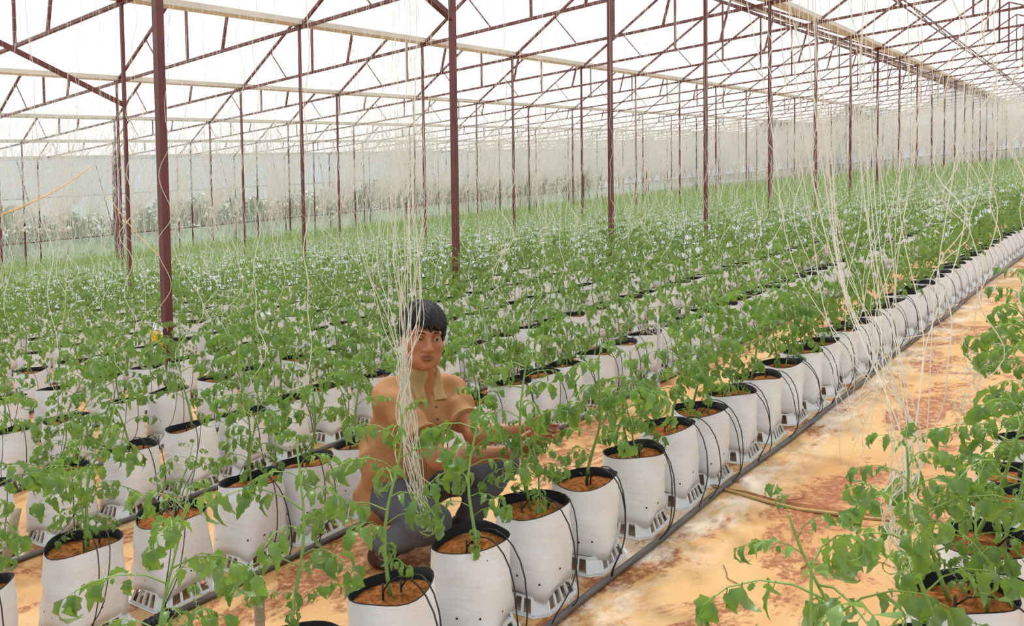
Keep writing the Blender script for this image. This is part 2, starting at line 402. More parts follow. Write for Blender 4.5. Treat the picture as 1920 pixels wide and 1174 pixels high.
# ------------------------------------------------------------------ plants: templates
def leaflet(L, Wd, rng, n=6, droop=.5, fold=.35, serr=.22):
    """one leaflet along +x, serrated, folded along the midrib, tip curling down"""
    V = []; F = []
    z = 0; x = 0; ang = rng.uniform(-.1, .35)
    for i in range(n + 1):
        t = i / n
        w = Wd * (math.sin(math.pi * min(1, t * .95 + .03) ** .66) ** .95) * (1 + (serr if i % 2 else -serr)) if 0 < i < n else 0.0008
        if i == n: w = .0004
        sw = w * (.22 if i % 2 else -.15) if serr else 0
        V += [(x, 0, z), (x + sw * .5, w, z + w * fold), (x + sw * .5, -w, z + w * fold)]
        x += L / n * math.cos(ang); z += L / n * math.sin(ang); ang -= droop / n * 2
    for i in range(n):
        a = 3 * i
        F += [(a, a + 3, a + 4, a + 1), (a, a + 2, a + 5, a + 3)]
    return np.array(V), F
def compound(seed, length=.17, lod=0):
    rng = random.Random(seed); b = B()
    ns = 7 if lod == 0 else 3
    pts = []; ang = rng.uniform(.5, .8); x = z = 0; y = 0; yaw = rng.uniform(-.15, .15)
    m = 9
    for i in range(m):
        pts.append(Vector((x, y, z))); x += length / m * math.cos(ang); z += length / m * math.sin(ang); y += length / m * yaw; ang -= rng.uniform(.13, .24)
    if lod < 2: b.tube([pts[i] for i in ((0, 2, 4, 6, 8) if lod == 0 else (0, 4, 8))], [.0019, .0016, .0013, .001, .0008] if lod == 0 else [.0018, .0013, .0008], 3, 1, False)
    spots = [(3, 1), (3, -1), (5, 1), (5, -1), (7, 1), (7, -1), (8, 0)] if lod < 2 else [(4, 1), (4, -1), (7, 1), (7, -1), (8, 0)]
    if lod == 0: spots += [(4, .6), (6, -.6)]
    for i, sd in spots:
        small = abs(sd) == .6
        L = length * (rng.uniform(.27, .36) if sd else .39) * (.35 if small else 1) * (.75 if i == 3 else 1)
        V, F = leaflet(L, L * rng.uniform(.155, .205), rng, n=8 if lod == 0 else (4 if lod == 1 else 2), droop=rng.uniform(.6, 1.9), fold=rng.uniform(.15, .95), serr=.15 if lod == 0 else (.12 if lod == 1 else 0))
        t = (pts[min(i + 1, m - 1)] - pts[i - 1]).normalized()
        yw = math.atan2(t.y, t.x) + (sd / abs(sd) * rng.uniform(.75, 1.25) if sd else 0); pit = math.asin(max(-1, min(1, t.z))) * (1 if not sd else .5) - rng.uniform(.15, 1.05)
        M = Matrix.Translation(pts[i]) @ Matrix.Rotation(yw, 4, 'Z') @ Matrix.Rotation(-pit, 4, 'Y') @ Matrix.Rotation(rng.uniform(-.8, .8), 4, 'X')
        if lod == 0 and sd:
            st = M @ Vector((length * .05, 0, 0)); b.tube([pts[i], st], .0007, 3, 1, False); M = M @ Matrix.Translation((length * .05, 0, 0))
        b.add([M @ Vector(v) for v in V], F, 0)
    return b
def stem_path(seed, h):
    rng = random.Random(seed * 7 + 1); p = []
    dx, dy = rng.uniform(-.10, .10), rng.uniform(-.10, .10); a = rng.uniform(0, 6)
    n = 9
    for i in range(n + 1):
        t = i / n
        p.append(Vector((dx * (t ** 1.3) + .012 * math.sin(a + t * 7), dy * (t ** 1.3) + .012 * math.cos(a + t * 6), h * t)))
    return p
def leaf_frames(seed, h, path, count):
    rng = random.Random(seed * 13 + 5); out = []; az = rng.uniform(0, 6)
    for i in range(count):
        t = .16 + .80 * i / (count - 1)
        f = t * (len(path) - 1); k = int(f); q = path[k].lerp(path[min(k + 1, len(path) - 1)], f - k)
        az += 2.4 + rng.uniform(-.4, .4)
        s = (.52 + .72 * math.sin(math.pi * min(1, (t * .95)) ** 1.1)) * rng.uniform(.85, 1.15)
        if t > .8: s *= .75
        tilt = .0 - .75 * max(0, t - .72) / .28 + rng.uniform(-.2, .25)
        out.append(Matrix.Translation(q) @ Matrix.Rotation(az, 4, 'Z') @ Matrix.Rotation(tilt, 4, 'Y') @ Matrix.Scale(s, 4))
    return out
LEAVES = [compound(i, .165, 0).mesh('leaf', ['leaf', 'stem']) for i in range(9)]
NVAR = 9
def stem_mesh(seed, h, path):
    b = B(); n = len(path); b.tube(path, [.0052 - .0034 * i / (n - 1) for i in range(n)], 6, 0)
    return b.mesh('stem', 'stem')
NEARV = []
for s in range(NVAR):
    h = .36 + .026 * s; p = stem_path(s, h)
    NEARV.append((h, stem_mesh(s, h, p), leaf_frames(s, h, p, 13 + s % 4)))
def whole_plant(seed, lod, h, count, mats):
    p = stem_path(seed, h); b = B()
    idx = (0, 3, 6, 9) if lod == 1 else (0, 9)
    b.tube([p[i] for i in idx], [.0052, .0045, .0035, .002] if lod == 1 else [.005, .003], 3, 1, False)
    for j, M in enumerate(leaf_frames(seed, h, p, count)):
        c = compound(seed * 31 + j, .162 if lod == 1 else .19, lod)
        b.add([M @ Vector(v) for v in c.V], c.F, 0)
        for t in range(len(c.M)): b.M[-1 - t] = c.M[-1 - t]
    return b
MIDV = [whole_plant(100 + s, 1, .36 + .03 * s, 16, None).mesh('tomato_plant', ['leaf', 'stem']) for s in range(6)]
def tri(b):
    V = np.array(b.V, float); F = []; M = []
    for f, m in zip(b.F, b.M):
        for i in range(1, len(f) - 1): F.append((f[0], f[i], f[i + 1])); M.append(m)
    return V, np.array(F), np.array(M)
FARV = [tri(whole_plant(200 + s, 2, .42 + .04 * s, 11, None)) for s in range(4)]

# ------------------------------------------------------------------ grow bags: templates
BR, BH, ST = .116, .245, .05       # radius, bag height, stand height
def bag_mesh(seed, seg=28, rings=9, detail=True):
    rng = random.Random(seed); b = B(); V = []; F = []
    ph = rng.uniform(0, 6); sh = rng.uniform(-.15, .15); rot = math.radians(8) + rng.uniform(-.3, .3)
    levels = [i / (rings - 1) for i in range(rings)]
    def sec(t, a, off=0):
        sq = (1 - t) ** 1.5
        c, s = abs(math.cos(a - rot)), abs(math.sin(a - rot))
        rs = min(1.32, 1 / max(c, s)) * .93
        r = BR * (1 * (1 - sq) + rs * sq) * (1 + .02 * math.sin(math.pi * t) - .04 * (1 - t) ** 3) + off
        r += .0028 * math.sin(3 * a + ph + 9 * t) + .0022 * math.sin(17 * t + 2 * a + ph) * (1 - t) + .0015 * math.sin(29 * t + 5 * a)
        return r
    def pt(t, a, off=0, dz=0):
        r = sec(t, a, off); x, y = r * math.cos(a), r * math.sin(a)
        z = ST + BH * t + dz
        if t < .2:
            cn = min(1, (1 - max(abs(math.cos(a - rot)), abs(math.sin(a - rot)))) / .293); z += (.012 * (1 - cn) - .014 * cn) * (1 - t / .2)
        z += t * (.006 * math.sin(2 * a + ph) + .004 * math.sin(3 * a + 2 * ph))
        z += SLOPE * y + sh * x * t * .5
        return (x, y, z)
    for t in levels:
        for j in range(seg): V.append(pt(t, 2 * math.pi * j / seg))
    for i in range(rings - 1):
        for j in range(seg):
            k = (j + 1) % seg; F.append((i * seg + j, i * seg + k, (i + 1) * seg + k, (i + 1) * seg + j))
    F.append(tuple(range(seg))[::-1])
    b.add(V, F, 0)
    # black inner face and rim
    V = []; F = []
    for j in range(seg): V.append(pt(1, 2 * math.pi * j / seg, .0006, .0012))
    for j in range(seg): V.append(pt(1, 2 * math.pi * j / seg, -.003, .002))
    for j in range(seg): V.append(pt(.80, 2 * math.pi * j / seg, -.004))
    L = B()
    for i in range(2):
        for j in range(seg):
            k = (j + 1) % seg; F.append((i * seg + j, i * seg + k, (i + 1) * seg + k, (i + 1) * seg + j))
    L.add(V, F, 0)
    # coir fill
    C = B(); V = [(0, 0, ST + BH * .885)]; F = []; nr = 5
    for i in range(1, nr + 1):
        for j in range(seg):
            a = 2 * math.pi * j / seg; q = i / nr; p = pt(.87, a, -.004)
            hgt = rng.uniform(-.005, .006) + .004 * math.sin(3 * a + ph)
            V.append((p[0] * q, p[1] * q, ST + BH * .87 + (p[2] - ST - BH * .87) * q + (hgt if i < nr else 0) + .004 * (1 - q)))
    for j in range(seg): F.append((0, 1 + j, 1 + (j + 1) % seg))
    for i in range(nr - 1):
        for j in range(seg):
            k = (j + 1) % seg; F.append((1 + i * seg + j, 1 + (i + 1) * seg + j, 1 + (i + 1) * seg + k, 1 + i * seg + k))
    C.add(V, F, 0)
    holes = []
    for a in (-2.0, -1.35, -.75, -.1, 2.6):
        a += rng.uniform(-.15, .15); t = rng.uniform(.18, .3)
        hb = B(); c = Vector(pt(t, a, .0012)); nrm = Vector((math.cos(a), math.sin(a), 0)); tx = Vector((-math.sin(a), math.cos(a), 0)); hv = [c + nrm * .0008]
        for j in range(8):
            q = 2 * math.pi * j / 8; hv.append(c + tx * (.0036 * math.cos(q)) + Vector((0, 0, .0036 * math.sin(q))))
        hb.add(hv, [(0, 1 + j, 1 + (j + 1) % 8) for j in range(8)], 0); holes.append(hb.mesh('drain_hole', 'lining'))
    return b, L, C, holes
BAGV = []
for s in range(7):
    b, L, C, holes = bag_mesh(s)
    BAGV.append((b.mesh('sleeve', 'bag_white'), L.mesh('lining', 'lining'), C.mesh('coir', 'coir'), holes))
def merged(bs, mats, name):
    b = B()
    for i, q in enumerate(bs): b.add(q.V, q.F, i)
    return b.mesh(name, mats)
MIDB = []
for s in range(4):
    b, L, C, holes = bag_mesh(20 + s, 16, 6); MIDB.append(merged((b, L, C), ['bag_white', 'lining', 'coir'], 'grow_bag'))
def far_bag():
    b = B(); n = 8; V = []
    for z, r in ((ST, .105), (ST + BH, BR), (ST + BH * .85, BR - .004)):
        for j in range(n):
            a = 2 * math.pi * (j + .5) / n; V.append((r * math.cos(a), r * math.sin(a), z + SLOPE * r * math.sin(a)))
    F = [(j, (j + 1) % n, n + (j + 1) % n, n + j) for j in range(n)]; M = [0] * n
    F += [(n + j, n + (j + 1) % n, 2 * n + (j + 1) % n, 2 * n + j) for j in range(n)]; F.append(tuple(2 * n + j for j in range(n)))
    b.add(V, F[:n], 0); k = len(b.F); b.F += F[n:2 * n]; b.M += [1] * n; b.F.append(F[-1]); b.M.append(2)
    # stand skirt
    V = []; 
    for z, r in ((0, .125), (ST, .10)):
        for j in range(4):
            a = 2 * math.pi * (j + .5) / 4; V.append((r * 1.15 * math.cos(a), r * 1.15 * math.sin(a), z + SLOPE * r * math.sin(a)))
    b.add(V, [(j, (j + 1) % 4, 4 + (j + 1) % 4, 4 + j) for j in range(4)], 3)
    return tri(b)
FARB = far_bag()
# plastic slotted stand
def stand_parts():
    R0, R1, n = .140, .118, 4
    def ring(r, z): 
        out = []
        for i in range(4):
            a = math.pi / 2 * i
            for d in (-.17, .17):
                q = a + d * 1.0 + math.pi / 4; x, y = r * math.cos(q), r * math.sin(q); out.append(Vector((x, y, z + SLOPE * y)))
        return out
    b = B(); lo = ring(R0, .004); hi = ring(R1, ST)
    for rr, w in ((lo, .007), (hi, .008)):
        for i in range(8): b.bar(rr[i], rr[(i + 1) % 8], w)
    b.tube([p for p in ring(R0 + .008, .002)] + [ring(R0 + .008, .002)[0]], .004, 4)
    for i in range(0, 8, 2): # solid corner panels
        a0, a1, b0, b1 = lo[i], lo[i + 1], hi[i], hi[i + 1]
        o = (a0 + a1).normalized() * -.004; o.z = 0
        b.add([a0, a1, b1, b0, a0 + o, a1 + o, b1 + o, b0 + o], [(0, 1, 2, 3), (7, 6, 5, 4), (0, 3, 7, 4), (1, 5, 6, 2)])
    b.add(hi, [tuple(range(8))])
    slats = []
    for i in range(1, 8, 2):
        for t in (.03, .27, .5, .73, .97):
            p = lo[i].lerp(lo[(i + 1) % 8], t); q = hi[i].lerp(hi[(i + 1) % 8], t)
            slats.append(B().bar(p, q, .008).mesh('slat', 'stand', False))
    return b.mesh('frame', 'stand', False), slats
STAND_F, STAND_S = stand_parts()
sb = B(); 
for me in [STAND_F] + STAND_S: sb.add([v.co for v in me.vertices], [tuple(p.vertices) for p in me.polygons])
STAND_ALL = sb.mesh('bag_stand', 'stand', False)

# ------------------------------------------------------------------ rows
DR = .0626
def series(first, end=YEND - 1, step=.30):
    out = list(first); r = random.Random(int(first[0] * 100))
    while out[-1] < end: out.append(out[-1] + step + r.uniform(-.02, .02))
    return out
rows = []   # (name, x0, ys)
rows.append(('right-hand row', -.36, series([1.15, 1.46, 1.77, 2.07, 2.38])))
rows.append(('row edging the path', -1.59, series([.86, 1.19, 1.50, 1.81, 2.10, 2.40, 2.72, 3.02, 3.28, 3.60, 3.90])))
rows.append(('second row', -2.73, series([.62, .93, 1.25, 1.55, 1.86, 2.12, 2.41, 2.72, 3.13, 3.42, 3.68, 3.92])))
rows.append(('third row', -3.75, series([1.04, 1.34, 1.64, 1.94, 2.25, 2.52, 2.78])))
rows.append(('fourth row', -4.75, series([1.2, 1.5, 1.82, 2.12])))
x = -5.72; k = 5
while x > -27.6:
    rows.append(('%s row' % ORD[k - 1], x, series([1.5 + rnd.uniform(0, .3)]))); x -= 1.0; k += 1
bags = []
for ri, (nm, x0, ysr) in enumerate(rows):
    c = 0
    for y in ysr:
        xx = x0 + DR * y
        if xx < -26.9: 
            continue
        if xx > 8: continue
        p = proj((xx, y, gz(xx, y) + .5)); p2 = proj((xx, y, gz(xx, y) + .2))
        if p[2] < .4 or not (-170 < p[0] < 2080) or p[1] > 1500: continue
        if any(abs(xx - a) < .2 and abs(y - b_) < .18 for a, b_ in posts): continue
        c += 1; bags.append((p[2], ri, nm, c, xx, y, p))
bags.sort()
inframe = [b for b in bags if -70 < b[6][0] < 1990 and proj((b[4], b[5], gz(0, b[5]) + .6))[1] < 1230]
near_set = set(id(b) for b in inframe[:300])
NEARD = 5.0
pr = random.Random(11)
far_pts = []
nplant = 0
placed_bags = []
for bd in bags:
    d, ri, nm, c, xx, y, p = bd
    r = random.Random(int(ri * 1000 + c)); z = gz(xx, y)
    ind = id(bd) in near_set
    if not ind:
        far_pts.append((xx + r.uniform(-.02, .02), y, z, r.random(), d)); continue
    near = d < NEARD
    far_end = c > 12
    rl = nm
    if far_end:
        lb = 'distant white grow bag in the %s, beyond its twelfth' % rl; gb = 'distant bags of the ' + rl
    else:
        lb = 'white plastic grow bag, %s nearest in the %s' % (ORD[c - 1], rl); gb = 'grow bags of the ' + rl
    rz = r.uniform(-.25, .25); tilt = .0
    if near:
        sm, lm, cm, hs = BAGV[r.randrange(7)]
        bo = empty('grow_bag', (xx, y, z), label=lb, category='grow bag', group=gb)
        s = r.uniform(.97, 1.03); bo.scale = (s, s, r.uniform(.95, 1.04))
        bo.rotation_euler = (r.uniform(-.03, .03), r.uniform(-.03, .03), 0)
        link('sleeve', sm, bo); link('lining', lm, bo); link('coir', cm, bo)
        if d < 3.6:
            for h_ in hs: link('drain_hole', h_, bo)
    else:
        bo = link('grow_bag', MIDB[r.randrange(4)], None, (xx, y, z), label=lb, category='grow bag', group=gb)
    placed_bags.append((d, ri, nm, c, xx, y, z))
    ls = lb.replace('white plastic grow bag', 'slotted white stand under the bag').replace('distant white grow bag', 'distant white stand under a grow bag')
    if d < 3.3:
        so_ = empty('bag_stand', (xx, y, z), label=ls, category='stand', group=gb.replace('bags', 'bag stands'))
        link('frame', STAND_F, so_)
        for sl in STAND_S: link('slat', sl, so_)
    else:
        so_ = link('bag_stand', STAND_ALL, None, (xx, y, z), label=ls, category='stand', group=gb.replace('bags', 'bag stands'))
    so_.rotation_euler = (0, 0, 0)
    # plants
    two = (near and r.random() < .55)
    zt = z + ST + BH * .87
    for pi in range(2 if two else 1):
        if nplant >= 300: far_pts.append((xx, y, z, -1, d)); break
        ox, oy = ((-.035, .02), (.04, -.015))[pi] if two else (r.uniform(-.02, .02), r.uniform(-.02, .02))
        nplant += 1
        lp = ('%s tomato plant in the %s bag of the %s' % (('taller green', 'shorter green')[pi] if two else 'single-stemmed green', ORD[c - 1], rl)) if not far_end else 'distant young tomato plant in the %s, beyond its twelfth bag' % rl
        gp = 'tomato plants of the ' + rl if not far_end else 'distant tomato plants of the ' + rl
        blk = proj((xx, y, z + .5)); cut = .62 if (2.5 < d < 7 and 285 < blk[0] < 350) else 1
        sc = cut * r.uniform(1.0, 1.24) * (.78 if pi else 1)
        if near and d < 4.6:
            v = r.randrange(NVAR); h, smesh, fr = NEARV[v]
            po = empty('tomato_plant', (xx + ox, y + oy, zt + SLOPE * oy), label=lp, category='plant', group=gp)
            po.rotation_euler = (r.uniform(-.10, .10), r.uniform(-.10, .10), r.uniform(0, 6.28)); po.scale = (sc, sc, sc)
            link('stem', smesh, po)
            for j, M in enumerate(fr):
                lo = link('leaf', LEAVES[(v * 5 + j * 2 + pi) % len(LEAVES)], po); lo.matrix_local = M
        else:
            po = link('tomato_plant', MIDV[r.randrange(6)], None, (xx + ox, y + oy, zt), label=lp, category='plant', group=gp)
            po.rotation_euler = (r.uniform(-.08, .08), r.uniform(-.08, .08), r.uniform(0, 6.28)); po.scale = (sc, sc, sc)
print('bags', len(bags), 'individual', len(near_set), 'plants', nplant, 'far', len(far_pts))
# the rest of the crop, past the three hundred nearest
def bake(name, templ, pts, mats, z0=0, sc=(1, 1), ind=None, **props):
    Vs = []; Fs = []; Ms = []; k = 0
    for i, (x, y, z, q, d) in enumerate(pts):
        r = random.Random(i * 3 + 1); V, F, M = templ[r.randrange(len(templ))]
        a = r.uniform(0, 6.28) if ind else 0; s = r.uniform(*sc); ca, sa = math.cos(a) * s, math.sin(a) * s
        T = np.empty_like(V); T[:, 0] = V[:, 0] * ca - V[:, 1] * sa + x; T[:, 1] = V[:, 0] * sa + V[:, 1] * ca + y; T[:, 2] = V[:, 2] * s + z + z0
        Vs.append(T); Fs.append(F + k); Ms.append(M); k += len(V)
    me = mesh(name, np.concatenate(Vs), np.concatenate(Fs), mats, np.concatenate(Ms), smooth=False)
    return link(name, me, kind='stuff', **props)
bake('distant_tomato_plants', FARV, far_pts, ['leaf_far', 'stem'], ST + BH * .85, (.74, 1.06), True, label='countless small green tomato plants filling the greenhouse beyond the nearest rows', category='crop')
fb = [p for p in far_pts if p[3] >= 0]
bake('distant_grow_bags', [FARB], fb, ['bag_white', 'lining', 'coir', 'stand'], 0, (1, 1.04), False, label='countless white grow bags in rows beyond the nearest rows', category='grow bags')
#PART2
# ------------------------------------------------------------------ watering
def tube_obj(name, pts, r, mat, sides=5, parent=None, **p): return B().tube(pts, r, sides).obj(name, mat, parent, **p)
def row_pipe(x0, y0, y1, nm, off=.172):
    r = random.Random(int(abs(x0) * 100)); pts = []; y = y0; i = 0
    while y < y1:
        w = .008 * math.sin(y * 2.1 + x0) + .006 * math.sin(y * 5.3)
        pts.append((x0 + DR * y + off + w, y, gz(0, y) + .013)); y += .25 if y < 8 else 1.0
    return tube_obj('irrigation_pipe', pts, .0115, 'pipe', 7, label='dark grey irrigation pipe lying along the ' + nm, category='pipe', group='irrigation pipes at the foot of the rows')
starts = {-1.59: .6, -2.73: 1.42, -3.75: .9}
for nm, x0, ys_ in rows[1:9]:
    row_pipe(x0, starts.get(x0, 1.2), 45, nm)
row_pipe(rows[0][1], 1.0, 40, rows[0][0])
# closed end of the second row's pipe
px, py = -2.73 + DR * 1.42 + .172, 1.42
pe = tube_obj('pipe_end_plug', [(px - .004, py - .07, gz(0, py - .07) + .016), (px, py - .025, gz(0, py - .025) + .016), (px, py - .02, gz(0, py - .02) + .015), (px, py + .02, gz(0, py + .02) + .015)], [.017, .0175, .021, .021], 'tube', 10,
              label='black ribbed plug closing the end of the pipe beside the second row', category='plug')
for i in range(3):
    yy = py - .06 + i * .017; tube_obj('rib', [(px - .002, yy, gz(0, yy) + .016), (px - .002, yy + .005, gz(0, yy + .005) + .016)], .0195, 'tube', 10, pe)
def bez(p0, p1, p2, p3, n=12):
    out = []
    for i in range(n + 1):
        t = i / n; a = (1 - t) ** 3; b = 3 * t * (1 - t) ** 2; c = 3 * t * t * (1 - t); d = t ** 3
        out.append(Vector(p0) * a + Vector(p1) * b + Vector(p2) * c + Vector(p3) * d)
    return out
nd = 0
for d, ri, nm, c, xx, y, z in placed_bags:
    if ri > 8 or nd > 296: continue
    if d > 9 and not (ri == 1 and d < 12): continue
    r = random.Random(ri * 77 + c)
    n = 2 if d < 7 else 1
    for j in range(n):
        zt = z + ST + BH
        sx, sy = r.uniform(-.03, .05), r.uniform(-.04, .04) + (.03 if j else -.03)
        dy = r.uniform(-.14, .05) - .05 * j; ex = .172
        out = (ex + .02, sy + dy * .4)
        top = r.uniform(.015, .05)
        path = bez((xx + sx, y + sy, zt - .01), (xx + sx + .06, y + sy, zt + top + .05), (xx + .19, y + sy + dy * .3, zt + top), (xx + .20, y + sy + dy * .6, z + .16), 8)[:-1] + \
               bez((xx + .20, y + sy + dy * .6, z + .16), (xx + .21, y + sy + dy * .8, z + .08), (xx + ex + r.uniform(0, .05), y + dy, z + .05), (xx + ex, y + dy + .01, z + .022 + SLOPE * dy), 7)
        lab = 'thin black drip tube from the %s bag of the %s' % (ORD[c - 1], nm)
        if n == 2: lab += [', nearer one', ', farther one'][j]
        o = tube_obj('drip_tube', path, .0023 if d < 6 else .0017, 'tube', 4, label=lab, category='tube', group='drip tubes from the bags to the pipes')
        nd += 1
        if d < 4.5:
            tube_obj('stake', [(xx + sx, y + sy, zt - .06), (xx + sx, y + sy, zt + .012)], .0034, 'tube', 5, o)
# ------------------------------------------------------------------ stakes, seam, odds
def stake(a, b, r, lab, mat='bamboo', knots=True):
    a, b = Vector(a), Vector(b); n = 9; pts = []; R = []
    for i in range(n):
        t = i / (n - 1); pts.append(a.lerp(b, t)); R.append(r)
    o = tube_obj('bamboo_stake', pts, R, mat, 10, label=lab, category='stake')
    if knots:
        for t in (.3, .72):
            q = a.lerp(b, t); dd = (b - a).normalized() * .006
            tube_obj('node_ring', [q - dd, q, q + dd], [r, r * 1.14, r], mat, 10, o)
    return o
stake((-2.845, 1.03, .13), (-2.930, 1.172, .548), .0155, 'weathered bamboo stake leaning at the near end of the second row')
stake((-1.725, 1.25, .16), (-1.720, 1.246, .545), .0135, 'short upright bamboo stake standing left of the path row, near end')
stake((-2.16, 4.49, .58), (-2.154, 4.486, 1.07), .010, 'thin grey stake standing in the gap right of the second row', 'galvanised', False)
stake((-1.385, 5.4, .70), (-1.385, 5.4, 1.02), .012, 'thin grey stake standing behind bags of the row edging the path', 'galvanised', False)
# seam of two ground sheets across the path, soil showing
sp = [(-1.346, 3.20), (-1.243, 3.165), (-1.141, 3.14), (-1.02, 3.098), (-.90, 3.085), (-.78, 3.082), (-.65, 3.10), (-.53, 3.123), (-.44, 3.17)]
tube_obj('ground_sheet_hem', [(a, b, gz(0, b) + .006 + .003 * math.sin(a * 30)) for a, b in sp], [.004, .006, .008, .008, .008, .008, .007, .006, .003], 'collar', 6,
         label='rolled beige hem of the ground sheet crossing the bare path', category='sheet edge')
V = []; F = []
sr = random.Random(4)
for i in range(13):
    t = i / 12; k = t * (len(sp) - 1); a = sp[int(k)]; b2 = sp[min(int(k) + 1, len(sp) - 1)]; f = k - int(k)
    x_ = a[0] + (b2[0] - a[0]) * f; y_ = a[1] + (b2[1] - a[1]) * f; w = (.012 + .05 * math.sin(math.pi * t)) * sr.uniform(.5, 1.3)
    for q in range(4):
        yy = y_ + w * q / 3; V.append((x_ + sr.uniform(-.006, .006), yy, gz(0, yy) + .003 + (.004 + sr.uniform(0, .004) if q in (1, 2) else 0)))
for i in range(12):
    for q in range(3): F.append((4 * i + q, 4 * i + 4 + q, 4 * i + 5 + q, 4 * i + 1 + q))
B().add(V, F).obj('soil_patch', 'soil', label='strip of bare brown soil showing along the sheet hem on the path', category='soil')
# dried weeds/roots on the path
cr = random.Random(9)
for i in range(10):
    x_, y_ = cr.uniform(-1.2, -.6), cr.uniform(1.5, 4.5); a = cr.uniform(0, 6); pts = []
    x_ += DR * y_
    for j in range(6):
        pts.append((x_, y_, gz(0, y_) + .004)); a += cr.uniform(-.7, .7); x_ += .03 * math.cos(a); y_ += .03 * math.sin(a)
    tube_obj('dry_root', pts, .0016, 'soil', 4, label='thin dry brown root strand lying on the bare path', category='root', group='dry roots on the path')
# yellow scrap tied on the first post
yb = empty('plastic_scrap', (-5.83, K0 + .10, gz(0, K0 + .1)), label='crumpled yellow plastic scrap tied round the nearest maroon post', category='scrap')
def ribbon(seed, c, s, mat, name, parent):
    r = random.Random(seed); V = []; F = []; n = 7
    for i in range(n):
        for j in range(n):
            u, v = i / (n - 1) - .5, j / (n - 1) - .5
            V.append((c[0] + u * s[0] + r.uniform(-.014, .014), c[1] - .045 + r.uniform(-.03, .02), c[2] + v * s[1] + r.uniform(-.012, .012) + .02 * math.sin(9 * u)))
    for i in range(n - 1):
        for j in range(n - 1): F.append((i * n + j, (i + 1) * n + j, (i + 1) * n + j + 1, i * n + j + 1))
    return B().add(V, F).obj(name, mat, parent, False)
ribbon(1, (-.02, -.03, .44), (.15, .08), 'yellow', 'ribbon', yb); ribbon(2, (.05, -.03, .39), (.05, .10), 'yellow', 'tail', yb); ribbon(3, (.01, -.03, .50), (.15, .05), 'bag_white', 'clear_film', yb)
sc_ = empty('plastic_scrap', (-5.02, 3.76, 1.02), label='pale crumpled plastic scrap caught in the tomato leaves left of the man', category='scrap')
ribbon(5, (0, .04, .05), (.08, .13), 'bag_white', 'film', sc_)
# orange cords on the left
for a, b2, lab in (((-9.966, 3.93, 2.083), (-16.264, 8.094, 3.66), 'upper'), ((-13.96, 7.25, 2.82), (-8.38, 5.05, 1.459), 'lower')):
    a, b2 = Vector(a), Vector(b2); pts = [a.lerp(b2, i / 12) + Vector((0, 0, -.25 * math.sin(math.pi * i / 12) * .3)) for i in range(13)]
    for k_ in range(1): tube_obj('orange_cord', pts, .009 if lab == 'upper' else .006, 'orange', 4, label='%s orange cord slanting through the twines at the left' % lab, category='cord')

# ------------------------------------------------------------------ overhead wires
for ri, (nm, x0, ys_) in enumerate(rows[:26]):
    ye = 60 if ri < 10 else 45
    n = int((ye + 1) / 1.8); pts = []
    for i in range(n):
        y = -1 + 1.8 * i; pts.append((x0 + DR * y, y, H - .06 + SLOPE * y - (.05 if i % 2 else 0)))
    pts = [p for p in pts if p[0] > XL + .3]
    tube_obj('overhead_wire', pts, .0022, 'galvanised', 3, label='grey wire strung under the trusses above the ' + nm, category='wire', group='wires above the rows')

# ------------------------------------------------------------------ twines
def twine_path(r, x, y, zb_, ztop, n=44, amp=.035, start=.35, lean=(0, 0), wl=.30):
    """from the wire down: taut above, kinked and wavy below"""
    pts = []; L = ztop - zb_; ph = r.uniform(0, 6); ph2 = r.uniform(0, 6); w1 = 2 * math.pi / (wl * r.uniform(.8, 1.4)); w2 = 2 * math.pi / (wl * r.uniform(1.6, 2.6))
    for i in range(n):
        t = (i / (n - 1)) ** .8; s = t * L
        a = amp * max(0, (t - start) / (1 - start)) ** .8
        pts.append((x + lean[0] * (1 - t) + a * (math.sin(w1 * s + ph + math.sin(w2 * s)) + .7 * math.sin(w2 * s + ph2)),
                    y + lean[1] * (1 - t) + a * (math.cos(w1 * s * .93 + ph2) + .6 * math.cos(w2 * s + ph)), ztop - s))
    return pts
nt_ = 0
tr_ = random.Random(21)
cand = [b for b in placed_bags if b[1] >= 1 and not (b[1] == 1 and b[5] < 3.8) and not (b[1] == 2 and b[5] < 1.5)]
taken = set()
for d, ri, nm, c, xx, y, z in cand:
    if nt_ >= 225: break
    if tr_.random() < (.3 if d < 3.5 else .22): continue
    r = random.Random(ri * 991 + c); near = d < 6
    pts = twine_path(r, xx + r.uniform(-.05, .05), y + r.uniform(-.05, .05), z + ST + BH + r.uniform(.1, .45), H - .08 + gz(0, y), 84, r.uniform(.02, .05), r.uniform(.4, .62), (r.uniform(-.15, .15), r.uniform(-.3, .3)), r.uniform(.22, .4))
    if r.random() < .5:
        q = Vector(pts[-1]); a = r.uniform(0, 6)
        for i in range(6): a += r.uniform(-1.2, 1.2); q = q + Vector((.03 * math.cos(a), .03 * math.sin(a), -.008)); pts.append(tuple(q))
    rr = r.uniform(.0013, .0019)
    n = len(pts); R = [rr * (.45 + .65 * min(1, i / n * 1.5)) for i in range(n)]
    lab = ('cream twine hanging from the wire to the %s bag of the %s' % (ORD[c - 1], nm)) if c <= 24 else 'distant cream twine above the %s, beyond its twenty-fourth bag' % nm
    tube_obj('twine', pts, R, 'twine', 4, label=lab, category='twine', group='hanging twines of the ' + nm); nt_ += 1
